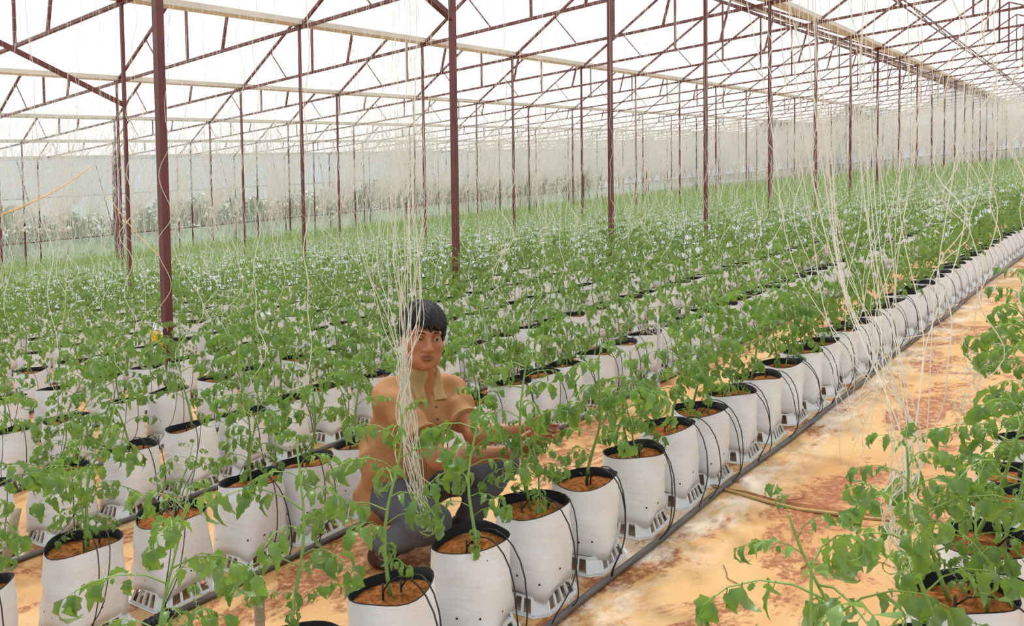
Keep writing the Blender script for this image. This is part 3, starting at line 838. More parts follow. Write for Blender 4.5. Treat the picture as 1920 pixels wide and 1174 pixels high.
# twines over the right-hand row, crossing the view of the path
def guided(ctrl, r, wob=.015, n=40, start=0.2):
    C = [Vector(c) for c in ctrl]; C = [C[0] * 2 - C[1]] + C + [C[-1] * 2 - C[-2]]; out = []; m = len(C) - 3
    p1, p2 = r.uniform(0, 6), r.uniform(0, 6); w = r.uniform(22, 34)
    for i in range(n):
        f = i / (n - 1) * m * .9999; k = int(f); t = f - k
        a, b, c, d = C[k:k + 4]
        q = .5 * ((2 * b) + (c - a) * t + (2 * a - 5 * b + 4 * c - d) * t * t + (3 * b - a - 3 * c + d) * t ** 3)
        g = wob * min(1, i / n / max(start, .01)); s = i / (n - 1)
        out.append(q + Vector((g * math.sin(w * s + p1), g * math.cos(w * .8 * s + p2), 0)))
    return out
rr_ = random.Random(31)
K1 = Vector((-.330, 1.895, .86)); K2 = Vector((-.303, 1.79, .66))
bun = empty('twine_bundle', tuple(K1), label='bundle of long cream twines knotted together above the nearest right-hand plants', category='twine bundle')
for i in range(17):
    tx = K1.x + rr_.uniform(-.42, .10); ty = K1.y + rr_.uniform(-.15, .75)
    pts = guided([(tx, ty, H - .08 + gz(0, ty)), (tx * .9 + K1.x * .1 + rr_.uniform(-.03, .03), ty, 2.6), (tx * .65 + K1.x * .35 + rr_.uniform(-.05, .05), ty * .75 + K1.y * .25, 1.6 + rr_.uniform(-.2, .2)), (K1.x + rr_.uniform(-.035, .035), K1.y + rr_.uniform(-.03, .05), K1.z + rr_.uniform(0, .16)),
                  (K1.x + rr_.uniform(-.03, .04), K1.y - .03 + rr_.uniform(-.02, .02), .78), (K2.x + rr_.uniform(-.02, .02), K2.y + rr_.uniform(-.02, .02), K2.z + rr_.uniform(-.04, .06))], rr_, .012, 54)
    pts = [p - K1 for p in pts]
    tube_obj('strand', pts, rr_.uniform(.0011, .0016), 'twine', 4, bun)
for i in range(3):
    z_ = (.0, -.06, -.17)[i]; tube_obj('knot', [Vector((.02 * math.cos(a), .015 * math.sin(a) - .03 * (i > 0), z_ + .01 * math.sin(3 * a))) for a in [k * .7 for k in range(10)]], .0016, 'twine', 4, bun)
K3 = Vector((-.672, 2.943, .70))
bun = empty('twine_bundle', tuple(K3), label='thin group of twines drawn together over the middle of the bare path', category='twine bundle')
for i in range(11):
    tx = K3.x + rr_.uniform(-.32, .22); ty = K3.y + rr_.uniform(-.2, .8)
    pts = guided([(tx, ty, H - .08 + gz(0, ty)), (tx, ty, 2.7), (tx + rr_.uniform(-.09, .09), ty, 1.75), (tx * .5 + K3.x * .5 + rr_.uniform(-.09, .09), ty * .6 + K3.y * .4, 1.25), (K3.x + rr_.uniform(-.1, .12), K3.y + rr_.uniform(-.05, .2), .98), (K3.x + rr_.uniform(-.03, .03), K3.y, K3.z + rr_.uniform(-.1, .12))], rr_, .012, 54)
    tube_obj('strand', [p - K3 for p in pts], rr_.uniform(.0010, .0015), 'twine', 4, bun)
for i in range(34):   # loose wavy ones at the right
    y = rr_.uniform(2.6, 9.5); x = -.36 + DR * y + rr_.uniform(-.36, .05); zb_ = gz(0, y) + rr_.uniform(.35, .75)
    pts = twine_path(rr_, x, y, zb_, H - .08 + gz(0, y), 96, rr_.uniform(.025, .06), rr_.uniform(.25, .5), (rr_.uniform(-.1, .1), rr_.uniform(-.3, .3)), rr_.uniform(.3, .55))
    q = Vector(pts[-1]); a = rr_.uniform(0, 6)
    for k_ in range(rr_.randrange(0, 9)): a += rr_.uniform(-.9, .9); q = q + Vector((.035 * math.cos(a), .035 * math.sin(a), -.006)); pts.append(tuple(q))
    rad = rr_.uniform(.0016, .0026); n = len(pts)
    tube_obj('twine', pts, [rad * (.55 + .45 * min(1, 2 * j / n)) for j in range(n)], 'twine', 4, label='loose wavy cream twine hanging over the right-hand row', category='twine', group='loose twines over the right-hand row')
# bundle in front of the man
KM = Vector((-1.739, 1.814, 1.01))
bun = empty('twine_bundle', tuple(KM), label='bundle of cream twines gathered in front of the man and trailing past his chest', category='twine bundle')
LAT = Vector((.809, .588, 0))
for i in range(21):
    l0 = rr_.uniform(-.15, .06) if i < 16 else rr_.uniform(.0, .10); dp = rr_.uniform(-.04, .10); f_ = Vector((-.59, .81, 0)) * dp
    P3 = lambda l, z, base=KM: Vector((base.x, base.y, 0)) + LAT * l + f_ + Vector((0, 0, z))
    hz = rr_.uniform(.006, .02)
    pts = guided([P3(l0 * 1.3, H - .05 + gz(0, 1.8)), P3(l0 * 1.15, 2.9), P3(l0, 2.1), P3(l0 * .85 + rr_.uniform(-.02, .02), 1.6), P3(l0 * .75 + rr_.uniform(-.02, .02), 1.36), P3(l0 * .42 + rr_.uniform(-.02, .02), 1.17),
                  (KM.x + rr_.uniform(-.015, .015), KM.y + rr_.uniform(-.01, .01), KM.z + rr_.uniform(-.01, .03)), (-1.705 + rr_.uniform(-.03, .03), 1.785 + rr_.uniform(-.02, .02), .88), (-1.665 + rr_.uniform(-.035, .03), 1.765 + rr_.uniform(-.02, .02), .745), (-1.612 + rr_.uniform(-.04, .03), 1.759 + rr_.uniform(-.02, .02), .60 + rr_.uniform(-.06, .08))], rr_, .007, 70, .5)
    q_ = rr_.uniform(.0011, .0016); tube_obj('strand', [p - KM for p in pts], [q_ * min(1, .35 + 1.3 * max(0, j / 69 - .12)) for j in range(70)], 'twine', 4, bun)
tube_obj('knot', [Vector((.016 * math.cos(a), .012 * math.sin(a), .002 * a)) for a in [k * .7 for k in range(14)]], .0016, 'twine', 4, bun)
# tangles lying in the leaves
for i, (c, s, lab) in enumerate((((-4.358, 4.264, 1.40), .12, 'hairy clump of twine caught left of the man, above the leaves'), ((-5.178, 3.652, 1.13), .22, 'wide tangle of twine draped over plants left of the man'),
        ((-4.80, 6.43, 1.55), .12, 'clump of knotted twine in the crop, up behind the man'), ((-2.18, 4.58, .95), .16, 'pile of tangled twine on the second row, right of the man'),
        ((-2.17, 8.34, 1.52), .13, 'tall hanging tangle of fuzzy twine above the second row'), ((-2.39, 9.43, 1.90), .12, 'fuzzy twine clump hanging beyond the second row'),
        ((-4.15, 6.89, 1.47), .12, 'frayed knot of twine among far leaves right of the man'), ((-2.96, 1.77, .58), .09, 'loop of white twine over the third bag of the second row'),
        ((-2.68, 1.60, .50), .06, 'frayed ends of twine resting on coir in the second row'), ((-.353, 3.44, .95), .13, 'matted ball of pale twine caught in the right-hand plants'),
        ((-.33, 2.9, .86), .10, 'smaller matted twine ball low in the right-hand plants'))):
    r = random.Random(50 + i); b = B()
    for k_ in range(16 if s > .1 else 8):
        p = Vector((r.gauss(0, s * .3), r.gauss(0, s * .3), r.gauss(0, s * .4))); dvec = Vector((r.uniform(-1, 1), r.uniform(-1, 1), r.uniform(-1, 1))).normalized(); pts = [p]
        for j in range(14):
            dvec = (dvec + Vector((r.uniform(-.8, .8), r.uniform(-.8, .8), r.uniform(-.8, .8))) - p * (2 / s) * .25).normalized(); p = p + dvec * s * .17; pts.append(p)
        b.tube(pts, r.uniform(.0010, .0016) * (1 if c[1] < 5 else 1.6), 3)
    b.obj('twine_tangle', 'twine', None, True, tuple(c), label=lab, category='twine tangle')

def strings(name, P_, rad, **props):   # P_: (n, k, 3) nearly vertical strings -> one mesh
    n, k, _ = P_.shape; a = np.array([0, 2.0944, 4.1888]); ofs = np.stack([np.cos(a), np.sin(a), 0 * a], -1)
    V = P_[:, :, None, :] + ofs[None, None] * (rad[:, None] * np.clip(.38 + 1.3 * np.linspace(0, 1, k)[None], 0, 1.15)).reshape(n, k, 1, 1); V = V.reshape(-1, 3)
    i, j, s = np.meshgrid(np.arange(n), np.arange(k - 1), np.arange(3), indexing='ij'); base = (i * k + j) * 3
    F = np.stack([base + s, base + (s + 1) % 3, base + 3 + (s + 1) % 3, base + 3 + s], -1).reshape(-1, 4)
    return link(name, mesh(name, V, F, 'twine_lightened'), **props)
far_cand = [b for b in placed_bags[0:]][230:] 
pts_far = [(b[4], b[5], b[6], b[0]) for b in far_cand if b[1] > 0] + [(p[0], p[1], p[2], p[4]) for p in fb if p[4] > 5]
r = random.Random(77); PP = []; RR = []
for x, y, z, d in pts_far:
    if x < -19 and r.random() < .6: continue
    if r.random() < (.25 if d < 14 else .55): continue
    tp = twine_path(r, x + r.uniform(-.1, .1), y + r.uniform(-.1, .1), z + .35 + r.uniform(0, .6), H - .08 + gz(0, y), 28, r.uniform(.03, .06), r.uniform(.35, .62), (r.uniform(-.15, .15), r.uniform(-.3, .3)), r.uniform(.5, .8))
    PP.append(tp); RR.append(.0015 + .00004 * d)
print('far twines', len(PP))
strings('distant_twines', np.array(PP), np.array(RR), kind='stuff', label='countless thin cream twines hanging over the far rows', category='twines')

# gathered fans of twine near the far walls
fans = []
r = random.Random(5)
for x0 in [-22.2, -24.2, -26.2, -28.2, -30.2, -32.2, -34.3, -36.4, -38.2]:
    y = 9 + r.uniform(0, 1.5)
    while y < YEND - 5:
        fans.append((x0 + DR * y + r.uniform(-.3, .3), y)); y += r.uniform(2.2, 3.2)
for x0 in np.arange(-20, -2, 1.6):
    y = 46 + r.uniform(0, 3)
    while y < YEND - 5: fans.append((x0 + DR * y, y)); y += r.uniform(3.2, 5)
vis = []
for x, y in fans:
    if x < XL + .5: continue
    q = proj((x, y, gz(0, y) + 1.6))
    if -80 < q[0] < 1960: vis.append((q[2], x, y))
vis.sort(); vis = vis[:300]; print('fans', len(vis)); FC = {}
for d, x, y in vis:
    z = gz(0, y) + r.uniform(1.4, 1.8); b = B(); top = H - .1 + gz(0, y) - z
    rad = .0028 + .00009 * d
    side = 1 if r.random() < .8 else -1
    for k_ in range(34):
        dy = side * r.uniform(-1.0, 3.0); dx = side * r.uniform(-.6, 1.9); b.tube([(r.uniform(-.04, .04), r.uniform(-.05, .05), r.uniform(-.02, .05)), (dx * .5, dy * .5 + r.uniform(-.05, .05), top * .5 + SLOPE * dy * .5), (dx, dy, top + SLOPE * dy)], rad * .8, 3, cap=False)
    ln = max([g for g in PR if g < x] or [XL]); FC[ln] = FC.get(ln, 0) + 1
    wh = 'past the ' + LINE[ln] if ln > XL else 'before the left wall'
    lab = 'tied-up fan of white twines %s, %s nearest' % (wh, ORD[FC[ln] - 1]) if FC[ln] <= 12 else 'distant tied-up fan of white twines %s, beyond the twelfth' % wh
    bo = b.obj('twine_bundle', 'twine_lightened', None, True, (x, y, z), label=lab, category='twine bundle', group='tied-up twine fans ' + wh)
    kb = B()
    for k_ in range(5):
        c = Vector((r.gauss(0, .05), r.gauss(0, .09), r.gauss(0, .05))); s = r.uniform(.04, .08); V = []
        for a in range(6): V.append(c + Vector((math.cos(a * 1.047) * s * r.uniform(.7, 1.2), math.sin(a * 1.047) * s, r.uniform(-.3, .3) * s)))
        V += [c + Vector((0, 0, s)), c - Vector((0, 0, s))]
        kb.add(V, [(a, (a + 1) % 6, 6) for a in range(6)] + [((a + 1) % 6, a, 7) for a in range(6)])
    kb.obj('knot', 'twine', bo, kind='stuff')
    tb = B()
    for k_ in range(5):
        tb.tube(twine_path(r, r.uniform(-.05, .05), r.uniform(-.15, .15), -r.uniform(.5, .9), 0, 9, .06, 0, (0, 0), .4), rad * 1.1, 3, cap=False)
    tb.obj('tail', 'twine', bo, kind='stuff')

# ------------------------------------------------------------------ trees outside
def crown(seed):
    r = random.Random(seed); V = []; F = []; blobs = [(Vector((r.gauss(0, .9), r.gauss(0, .9), 3.2 + r.gauss(0, 1.0))), r.uniform(.8, 1.5)) for _ in range(9)]
    for c, s in blobs:
        for k_ in range(150):
            u = Vector((r.gauss(0, 1), r.gauss(0, 1), r.gauss(0, 1))).normalized(); p = c + u * s * r.uniform(.75, 1.05)
            a = Vector((r.gauss(0, 1), r.gauss(0, 1), r.gauss(0, 1))).normalized() * .20; b_ = a.cross(u).normalized() * .12
            k = len(V); V += [p - a, p + b_, p + a, p - b_]; F.append((k, k + 1, k + 2, k + 3))
    return B().add(V, F).mesh('crown', 'tree_leaf')
CR = [crown(i) for i in range(3)]
TR = B().tube([(0, 0, -1), (.1, 0, 1), (0, .1, 2.5), (.1, 0, 4)], [.2, .16, .12, .05], 7).mesh('trunk', 'bark')
tp_ = [(-44, 13, 1.0, 'left of the greenhouse, at the open corner'), (-24, 80, 1.7, 'behind the back wall, left one of the pair'), (-20, 81, 1.6, 'behind the back wall, right one of the pair'), (-34, 80, 1.0, 'behind the back wall, towards its left corner'), (-9, 80, .8, 'behind the back wall, right of the gutter')]
tr2 = random.Random(8)
for i in range(24): tp_.append((-44.3 + tr2.uniform(-.8, .5), 15.8 + 2.6 * i, tr2.uniform(.50, .72), 'seen through the left wall netting, %s from the near corner' % ORD[i]))
for i, (x, y, s, wh) in enumerate(tp_):
    t = empty('tree', (x, y, gz(0, y) - .3), label='dark green tree ' + wh, category='tree', group='trees outside the greenhouse'); t.scale = (s, s, s); t.rotation_euler = (0, 0, i)
    link('crown', CR[i % 3], t); link('trunk', TR, t)
#PART3
# ------------------------------------------------------------------ the man: implicit surfaces turned into meshes
class Field:
    def __init__(s, lo, hi, h):
        s.lo = np.array(lo, float); s.h = h; s.n = np.ceil((np.array(hi) - s.lo) / h).astype(int) + 1
        s.d = np.full(s.n, 1.0, np.float32)
    def block(s, lo, hi):
        a = np.clip(np.floor((lo - s.lo) / s.h).astype(int), 0, s.n - 1); b = np.clip(np.ceil((hi - s.lo) / s.h).astype(int) + 1, 1, s.n)
        sl = tuple(slice(a[i], b[i]) for i in range(3))
        ax = [s.lo[i] + s.h * np.arange(a[i], b[i]) for i in range(3)]
        return sl, np.stack(np.meshgrid(*ax, indexing='ij'), -1)
    def put(s, lo, hi, f, k, op='u'):
        sl, P = s.block(lo, hi)
        if P.size == 0: return s
        v = f(P).astype(np.float32); d = s.d[sl]
        if op == 'u':
            hh = np.clip(.5 + .5 * (d - v) / k, 0, 1); s.d[sl] = d * (1 - hh) + v * hh - k * hh * (1 - hh)
        else:      # subtract
            hh = np.clip(.5 - .5 * (d + v) / k, 0, 1); s.d[sl] = d * (1 - hh) - v * hh + k * hh * (1 - hh)
        return s
    def cone(s, a, b, r0, r1, k=.02, op='u'):
        a, b = np.array(a, float), np.array(b, float); m = max(r0, r1) + k * 1.5
        def f(P):
            ab = b - a; t = np.clip(((P - a) @ ab) / ab.dot(ab), 0, 1); return np.linalg.norm(P - a - t[..., None] * ab, axis=-1) - (r0 + (r1 - r0) * t)
        return s.put(np.minimum(a, b) - m, np.maximum(a, b) + m, f, k, op)
    def ell(s, c, r, M=np.eye(3), k=.02, op='u'):
        c, r = np.array(c, float), np.array(r, float); m = r.max() + k * 1.5
        def f(P):
            q = ((P - c) @ M) / r; l = np.linalg.norm(q, axis=-1); g = np.linalg.norm(q / r, axis=-1); return l * (l - 1) / np.maximum(g, 1e-6)
        return s.put(c - m, c + m, f, k, op)
    def mesh(s, name, mats, mi=None):
        D = s.d; neg = D < 0; n = D.shape
        corners = [(i, j, k) for i in (0, 1) for j in (0, 1) for k in (0, 1)]
        sub = lambda A, c: A[c[0]:n[0] - 1 + c[0], c[1]:n[1] - 1 + c[1], c[2]:n[2] - 1 + c[2]]
        cnt = sum(sub(neg, c).astype(np.int8) for c in corners); act = (cnt > 0) & (cnt < 8)
        idx = np.full(act.shape, -1, np.int64); ijk = np.argwhere(act); idx[act] = np.arange(len(ijk))
        acc = np.zeros((len(ijk), 3)); ce = np.zeros(len(ijk))
        val = {c: D[ijk[:, 0] + c[0], ijk[:, 1] + c[1], ijk[:, 2] + c[2]] for c in corners}
        for a in corners:
            for ax in range(3):
                if a[ax]: continue
                b = tuple(a[i] + (i == ax) for i in range(3)); va, vb = val[a], val[b]; m = (va < 0) != (vb < 0)
                t = np.where(m, va / np.where(m, va - vb, 1), 0); q = np.array(a, float)[None] + np.eye(3)[ax][None] * t[:, None]
                acc[m] += q[m]; ce[m] += 1
        V = s.lo + s.h * (ijk + acc / ce[:, None]); F = []
        for ax in range(3):
            u, v = [(1, 2), (2, 0), (0, 1)][ax]
            A = np.moveaxis(neg, ax, 0); 
            e = [slice(None)] * 3; e2 = [slice(None)] * 3; e[ax] = slice(0, -1); e2[ax] = slice(1, None)
            ch = neg[tuple(e)] != neg[tuple(e2)]; q = np.argwhere(ch); ok = (q[:, u] > 0) & (q[:, v] > 0) & (q[:, u] < n[u] - 1) & (q[:, v] < n[v] - 1); q = q[ok]
            du = np.eye(3, dtype=int)[u]; dv = np.eye(3, dtype=int)[v]
            g = lambda z: idx[z[:, 0], z[:, 1], z[:, 2]]
            f = np.stack([g(q - du - dv), g(q - dv), g(q), g(q - du)], -1); st = neg[q[:, 0], q[:, 1], q[:, 2]]
            f[~st] = f[~st][:, ::-1]; F.append(f)
        F = np.concatenate(F); F = F[(F >= 0).all(1)]
        # light relaxation
        for _ in range(2):
            S = np.zeros_like(V); c2 = np.zeros(len(V))
            for i in range(4):
                a, b = F[:, i], F[:, (i + 1) % 4]; np.add.at(S, a, V[b]); np.add.at(c2, a, 1)
            V = V * .5 + .5 * S / np.maximum(c2, 1)[:, None]
        m_ = None
        if mi is not None: m_ = mi(V[F].mean(1))
        return mesh(name, V, F, mats, m_)
A_ = lambda *v: np.array(v, float)
# joints: image pixel positions at guessed depths, baked into world numbers, before scaling
pel, belly, chest, neck, head = A_(-2.115, 2.165, .50), A_(-2.075, 2.165, .637), A_(-2.035, 2.175, .80), A_(-2.000, 2.158, .945), A_(-1.925, 2.105, 1.100)
rsh, lsh = A_(-2.005, 2.022, .882), A_(-1.990, 2.318, .873)
relb, rwri, lelb, lwri = A_(-1.755, 1.985, .705), A_(-1.600, 2.165, .712), A_(-1.80, 2.235, .735), A_(-1.640, 2.318, .765)
rdir = A_(.50, .86, .05); rdir /= np.linalg.norm(rdir); ldir = A_(.90, .42, -.10); ldir /= np.linalg.norm(ldir)
rhip, lhip = A_(-2.07, 2.085, .51), A_(-2.11, 2.255, .505)
rkn, ran, rto = A_(-1.815, 2.02, .47), A_(-2.07, 2.02, .335), A_(-1.985, 2.00, .288)
lkn, lan, lto = A_(-1.865, 2.49, .575), A_(-1.975, 2.37, .355), A_(-1.875, 2.375, .325)
# head frame
Fh = A_(.835, -.55, -.05); Fh /= np.linalg.norm(Fh); Uh = A_(.03, .04, 1); Uh -= Uh.dot(Fh) * Fh; Uh /= np.linalg.norm(Uh); Rh = np.cross(Fh, Uh)  # Rh: his right
MH = np.stack([Rh, Uh, Fh], 1)
hp = lambda r, u, f: head + MH @ A_(r, u, f)
man = empty('person', (-1.97, 2.2, gz(0, 2.2)), label='dark-haired man in a tan polo shirt and grey trousers squatting among the plants', category='person')
def attach(name, me, parent=man):
    o = link(name, me, parent)
    if parent is man: o.location = (1.97, -2.2, -gz(0, 2.2))
    return o
S = Field((-2.30, 1.90, .24), (-1.44, 2.62, 1.24), .0040)
S.ell(hp(0, .030, -.018), (.069, .082, .088), MH, .02)
S.ell(hp(0, -.030, .020), (.058, .074, .058), MH, .025)
S.ell(hp(0, -.075, .030), (.044, .034, .042), MH, .025)
for s in (-1, 1):
    S.ell(hp(s * .040, -.026, .047), (.022, .018, .022), MH, .02)
    S.cone(hp(s * .012, .020, .078), hp(s * .042, .020, .064), .010, .009, .012)
    S.cone(hp(s * .056, -.03, .0), hp(s * .035, -.078, .035), .018, .016, .03)
    S.ell(hp(s * .030, .000, .086), (.015, .0095, .013), MH, .010, 's')
    S.ell(hp(s * .071, -.008, -.012), (.009, .030, .019), MH, .006)
S.cone(hp(0, .010, .074), hp(0, -.034, .094), .0075, .0125, .012)
for s in (-1, 1): S.ell(hp(s * .013, -.037, .084), (.0095, .008, .010), MH, .006)
S.cone(hp(0, -.052, .072), hp(0, -.052, .078), .012, .010, .012)
S.ell(hp(0, -.0600, .080), (.021, .0045, .0085), MH, .005); S.ell(hp(0, -.0705, .079), (.019, .0065, .0085), MH, .005)
S.ell(hp(0, -.0650, .094), (.022, .0016, .010), MH, .003, 's')
S.ell(hp(0, -.098, .058), (.018, .014, .016), MH, .02)
S.cone(hp(0, -.04, -.025), neck, .050, .054, .03); S.cone(neck, chest, .06, .09, .04)
S.ell(chest, (.088, .135, .10), k=.04); S.ell(belly, (.088, .12, .11), k=.05); S.ell(pel, (.095, .13, .09), k=.05)
S.cone(neck, rsh, .04, .042, .03); S.cone(neck, lsh, .04, .042, .03)
for sh, el, wr in ((rsh, relb, rwri), (lsh, lelb, lwri)):
    S.cone(sh, el, .045, .034, .02); m = el + (wr - el) * .3; S.cone(el, m, .034, .036, .015); S.cone(m, wr, .035, .0235, .015)
for hi, kn, an, to in ((rhip, rkn, ran, rto), (lhip, lkn, lan, lto)):
    S.cone(hi, kn, .070, .045, .03); S.cone(kn, an, .045, .032, .02); S.cone(an, to, .03, .024, .02)
def hand(w, d, nrm, side, spread=1.0):
    nrm = nrm - nrm.dot(d) * d; nrm /= np.linalg.norm(nrm); ac = np.cross(d, nrm) * side   # towards the thumb
    for i in range(4):
        o = (1.5 - i) * .0165
        k0 = w + d * .012 + ac * o * .6; k1 = w + d * (.072 - .004 * abs(i - 1)) + ac * o
        S.cone(k0, k1, .0125, .0105, .008)
        p = k1; ln = (.034, .038, .036, .029)[i]; ang = 0; dd = d
        for j, (f, bend) in enumerate(((1, .35 + .1 * i), (.68, .65), (.52, .5))):
            ang += bend; dd = d * math.cos(ang) + nrm * math.sin(ang) + ac * .06 * (1.5 - i) * spread; dd /= np.linalg.norm(dd)
            q = p + dd * ln * f; S.cone(p, q, .0082 - .0006 * j, .0076 - .0006 * j, .0035); p = q
    t0 = w + d * .018 + ac * .020; t1 = t0 + (d * .55 + ac * .75 + nrm * .35) * .034; t2 = t1 + (d * .9 + ac * .15 + nrm * .45) * .027; t3 = t2 + (d * .9 - ac * .15 + nrm * .5) * .020
    S.cone(t0, t1, .0125, .0098, .006); S.cone(t1, t2, .0095, .0085, .003); S.cone(t2, t3, .0083, .0072, .003)
hand(rwri + rdir * .01, rdir, A_(-.55, .25, .35), 1); hand(lwri + ldir * .01, ldir, A_(.45, -.75, .1), -1)
def skin_mi(C):
    L = (C - head) @ MH; 
    m = (np.abs(L[:, 0]) < .0235) & (np.abs(L[:, 1] + .0655) < .0125 * np.sqrt(np.maximum(0, 1 - (L[:, 0] / .0245) ** 2))) & (L[:, 2] > .066)
    return m.astype(int)
attach('body', S.mesh('body', ['skin', 'lips'], skin_mi))
# eyes
def sphere(c, r, n=10):
    V = [(c[0], c[1], c[2] + r)]; F = []
    for i in range(1, n):
        for j in range(n * 2):
            a = math.pi * i / n; b = math.pi * j / n; V.append((c[0] + r * math.sin(a) * math.cos(b), c[1] + r * math.sin(a) * math.sin(b), c[2] + r * math.cos(a)))
    V.append((c[0], c[1], c[2] - r)); m = n * 2
    for j in range(m): F.append((0, 1 + j, 1 + (j + 1) % m)); F.append((len(V) - 1, len(V) - 1 - m + (j + 1) % m, len(V) - 1 - m + j))
    for i in range(n - 2):
        for j in range(m): a = 1 + i * m; F.append((a + j, a + m + j, a + m + (j + 1) % m, a + (j + 1) % m))
    return V, F
for s in (-1, 1):
    e = B(); V, F = sphere(hp(s * .030, -.001, .0655), .0125); e.add(V, F)
    eo = attach('eye', e.mesh('eye', 'eye_white'))
    V, F = sphere(hp(s * .030 - .001, -.001, .0715), .0078); link('iris', B().add(V, F).mesh('iris', 'iris'), eo)
    lid = B(); lid.tube([hp(s * (.030 + x), .0050 - 60 * x * x * .25, .0772 - abs(x) * .25) for x in (-.014, -.009, -.004, .002, .008, .013)], [.0022, .0036, .0044, .0044, .0036, .002], 7)
    lid.tube([hp(s * (.030 + x), -.0065 + 40 * x * x * .25, .0760 - abs(x) * .25) for x in (-.013, -.007, 0, .007, .012)], [.0016, .0026, .003, .0026, .0016], 7)
    attach('eyelid', lid.mesh('eyelid', 'skin'))
    br = B().tube([hp(s * x, u, f_) for x, u, f_ in ((.013, .0185, .0865), (.024, .0225, .0835), (.036, .022, .077), (.047, .017, .066))], [.0022, .0032, .0028, .001], 5)
    attach('eyebrow', br.mesh('eyebrow', 'hair'))
# hair
HF = Field(tuple(head - .15), tuple(head + .16), .0028)
sl, P = HF.block(head - .15, head + .16)
L = (P - head) @ MH; r_, u_, f_ = L[..., 0], L[..., 1], L[..., 2]
q = np.stack([r_ / .083, (u_ - .036) / .093, (f_ + .014) / .103], -1); e = (np.linalg.norm(q, axis=-1) - 1) * .088
ang = np.arctan2(r_, f_ + .016)
streak = .0016 * np.sin(ang * 46 + 9 * np.sin(u_ * 40)) + .0022 * np.sin(ang * 17 + u_ * 60) + .003 * np.sin(ang * 7)
fr = np.clip((f_ - .005) / .05, 0, 1)
line = -.050 * (1 - fr) + fr * (.034 + .007 * np.sin(ang * 19 + 1.3 * np.sin(ang * 7)) + .005 * np.sin(ang * 37 + 1) + .030 * np.clip(r_ / .06, -1, 1) * (r_ > 0) * .6)
line = line + .035 * np.exp(-((f_ + .008) / .02) ** 2) * (np.abs(r_) > .05) * 1.0
HF.d[:] = np.maximum(e + streak, (line - u_) * .8).astype(np.float32)
attach('hair', HF.mesh('hair', 'hair'))
# shirt
T = Field((-2.36, 1.84, .34), (-1.70, 2.48, 1.03), .0045)
rs_end = rsh + (relb - rsh) * .66; ls_end = lsh + (lelb - lsh) * .66
T.cone(rsh, rs_end + (relb - rsh) * .12, .062, .060, .03); T.cone(lsh, ls_end + (lelb - lsh) * .12, .060, .055, .03)
# trim the neck opening and the sleeve ends
sl, P = T.block(T.lo, T.lo + T.h * T.n)
nf = A_(.35, 0, 1); nf /= np.linalg.norm(nf)
for sh, el, en in ((rsh, relb, rs_end), (lsh, lelb, ls_end)):
    d = (el - sh) / np.linalg.norm(el - sh); c = en + d * .02
    T.put(c - .1, c + .1, lambda Q: np.maximum(-((Q - en) @ d), np.linalg.norm(Q - c, axis=-1) - .085), .004, 's')
T.ell(chest + A_(-.015, 0, .0), (.122, .166, .130), k=.05); T.ell(belly + A_(-.028, -.004, .01), (.130, .172, .165), k=.06); T.ell(pel + A_(-.03, -.005, -.01), (.122, .158, .118), k=.05)
T.cone(neck + A_(-.01, 0, -.035), rsh + A_(-.01, .01, 0), .058, .060, .04); T.cone(neck + A_(-.01, 0, -.035), lsh + A_(-.01, -.01, 0), .058, .060, .04)
T.cone(neck + A_(-.004, 0, -.03), neck + A_(.008, -.004, .008), .070, .062, .02)
T.cone(neck + A_(-.006, 0, -.035), neck + A_(.03, -.012, .08), .054, .058, .008, 's')
T.ell(neck + A_(.085, -.015, -.045), (.055, .020, .070), k=.01, op='s')
X, Y, Z = P[..., 0], P[..., 1], P[..., 2]
fold = .0055 * np.sin(34 * Z + 22 * (Y - 2.16) * np.sign(Y - 2.16) + 12 * X) * np.clip((X + 2.1) * 8, 0.15, 1) + .0035 * np.sin(60 * Z - 40 * X + 15 * Y) + .003 * np.sin(75 * Y + 30 * Z)
T.d += fold.astype(np.float32)
so2 = attach('shirt', T.mesh('shirt', 'shirt'))
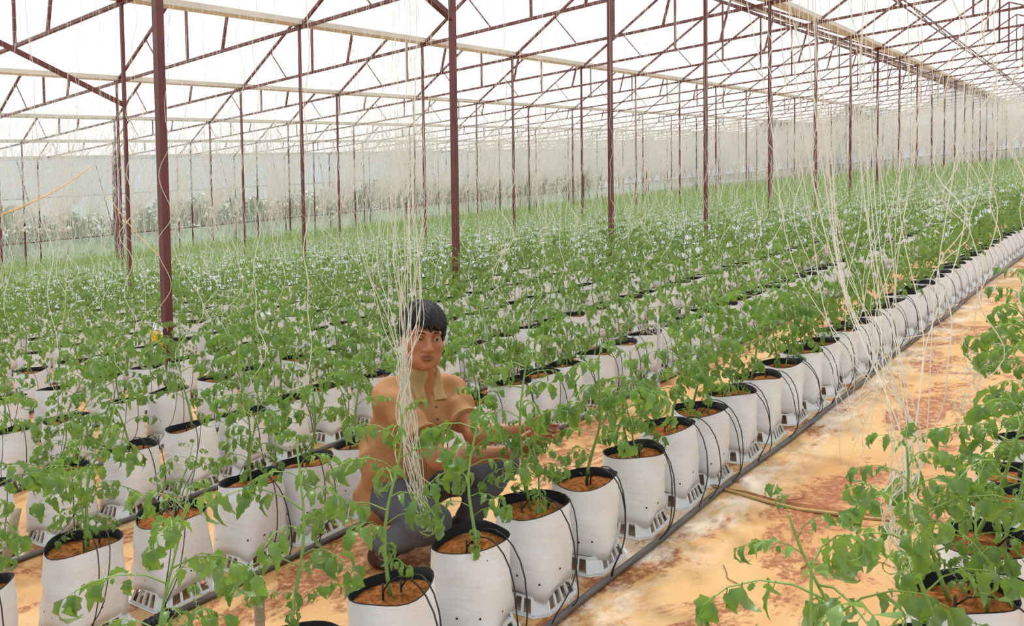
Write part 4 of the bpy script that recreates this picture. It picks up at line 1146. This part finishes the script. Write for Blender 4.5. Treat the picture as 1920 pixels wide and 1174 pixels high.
# collar: a layer lying on the shirt round the neck, open at the throat
CF = Field(T.lo, T.lo + T.h * (T.n - 1), T.h); CF.d = CF.d[:T.n[0], :T.n[1], :T.n[2]]
an_ = np.arctan2(Y - neck[1] + .004, X - neck[0] - .004); rd = np.hypot(X - neck[0] - .004, Y - neck[1] + .004)
lim = .088 + .026 * np.exp(-((np.abs(an_) - .62) / .30) ** 2)
gap = .30 - np.abs(an_) ; gap = gap * rd
CF.d = np.maximum(np.maximum(np.maximum(T.d - .0065, -(T.d - .0005) - .004), rd - lim), np.maximum(gap, (neck[2] - .085) - Z)).astype(np.float32)
attach('collar', CF.mesh('collar', 'collar'))
for sh, el, en, rr2 in ((rsh, relb, rs_end, .0595), (lsh, lelb, ls_end, .0545)):
    d = Vector((el - sh)).normalized(); c = Vector(en); x_ = d.orthogonal().normalized(); y_ = d.cross(x_)
    ring = [c - d * .006 + (x_ * math.cos(a) + y_ * math.sin(a)) * rr2 for a in [math.pi * 2 * i / 20 for i in range(21)]]
    attach('cuff', B().tube(ring, .0035, 6).mesh('cuff', 'collar'))
pc = [A_(-1.905, 2.15, .845), A_(-1.905, 2.155, .80)]
for c in pc: V, F = sphere(c, .0055, 6); attach('button', B().add(V, F).mesh('button', 'button'))
# trousers
Q = Field((-2.30, 1.88, .26), (-1.72, 2.62, .68), .0052)
Q.ell(pel + A_(-.005, 0, -.02), (.100, .135, .085), k=.04)
for hi, kn, an, w in ((rhip, rkn, ran, 1), (lhip, lkn, lan, 1)):
    Q.cone(hi, kn, .088, .060, .03); d = an - kn; Q.cone(kn, kn + d * .85, .058, .052, .02)
X, Y, Z = [Q.block(Q.lo, Q.lo + Q.h * Q.n)[1][..., i] for i in range(3)]
Q.d += (.004 * np.sin(50 * X + 35 * Z + 10 * Y) + .003 * np.sin(70 * Z - 30 * Y)).astype(np.float32)
attach('trousers', Q.mesh('trousers', 'trousers'))
for an, to in ((ran, rto), (lan, lto)):
    Sh = Field(tuple(np.minimum(an, to) - .12), tuple(np.maximum(an, to) + .14), .006); d = to - an; d[2] = 0; d /= np.linalg.norm(d)
    gzz = gz(0, to[1]) + .012
    h0 = A_(an[0] - d[0] * .02, an[1] - d[1] * .02, max(an[2] - .035, gzz + .02)); t0 = A_(to[0] + d[0] * .07, to[1] + d[1] * .07, gzz + .016)
    Sh.cone(h0, t0, .034, .024, .02); Sh.cone(h0, an, .034, .038, .02)
    attach('shoe', Sh.mesh('shoe', 'shoe'))
for o in list(SC.objects):
    if o.parent is None:
        m = o.matrix_basis.copy(); o.location = o.location * SCENE_SCALE
        if o.type not in ('CAMERA', 'LIGHT'): o.scale = o.scale * SCENE_SCALE
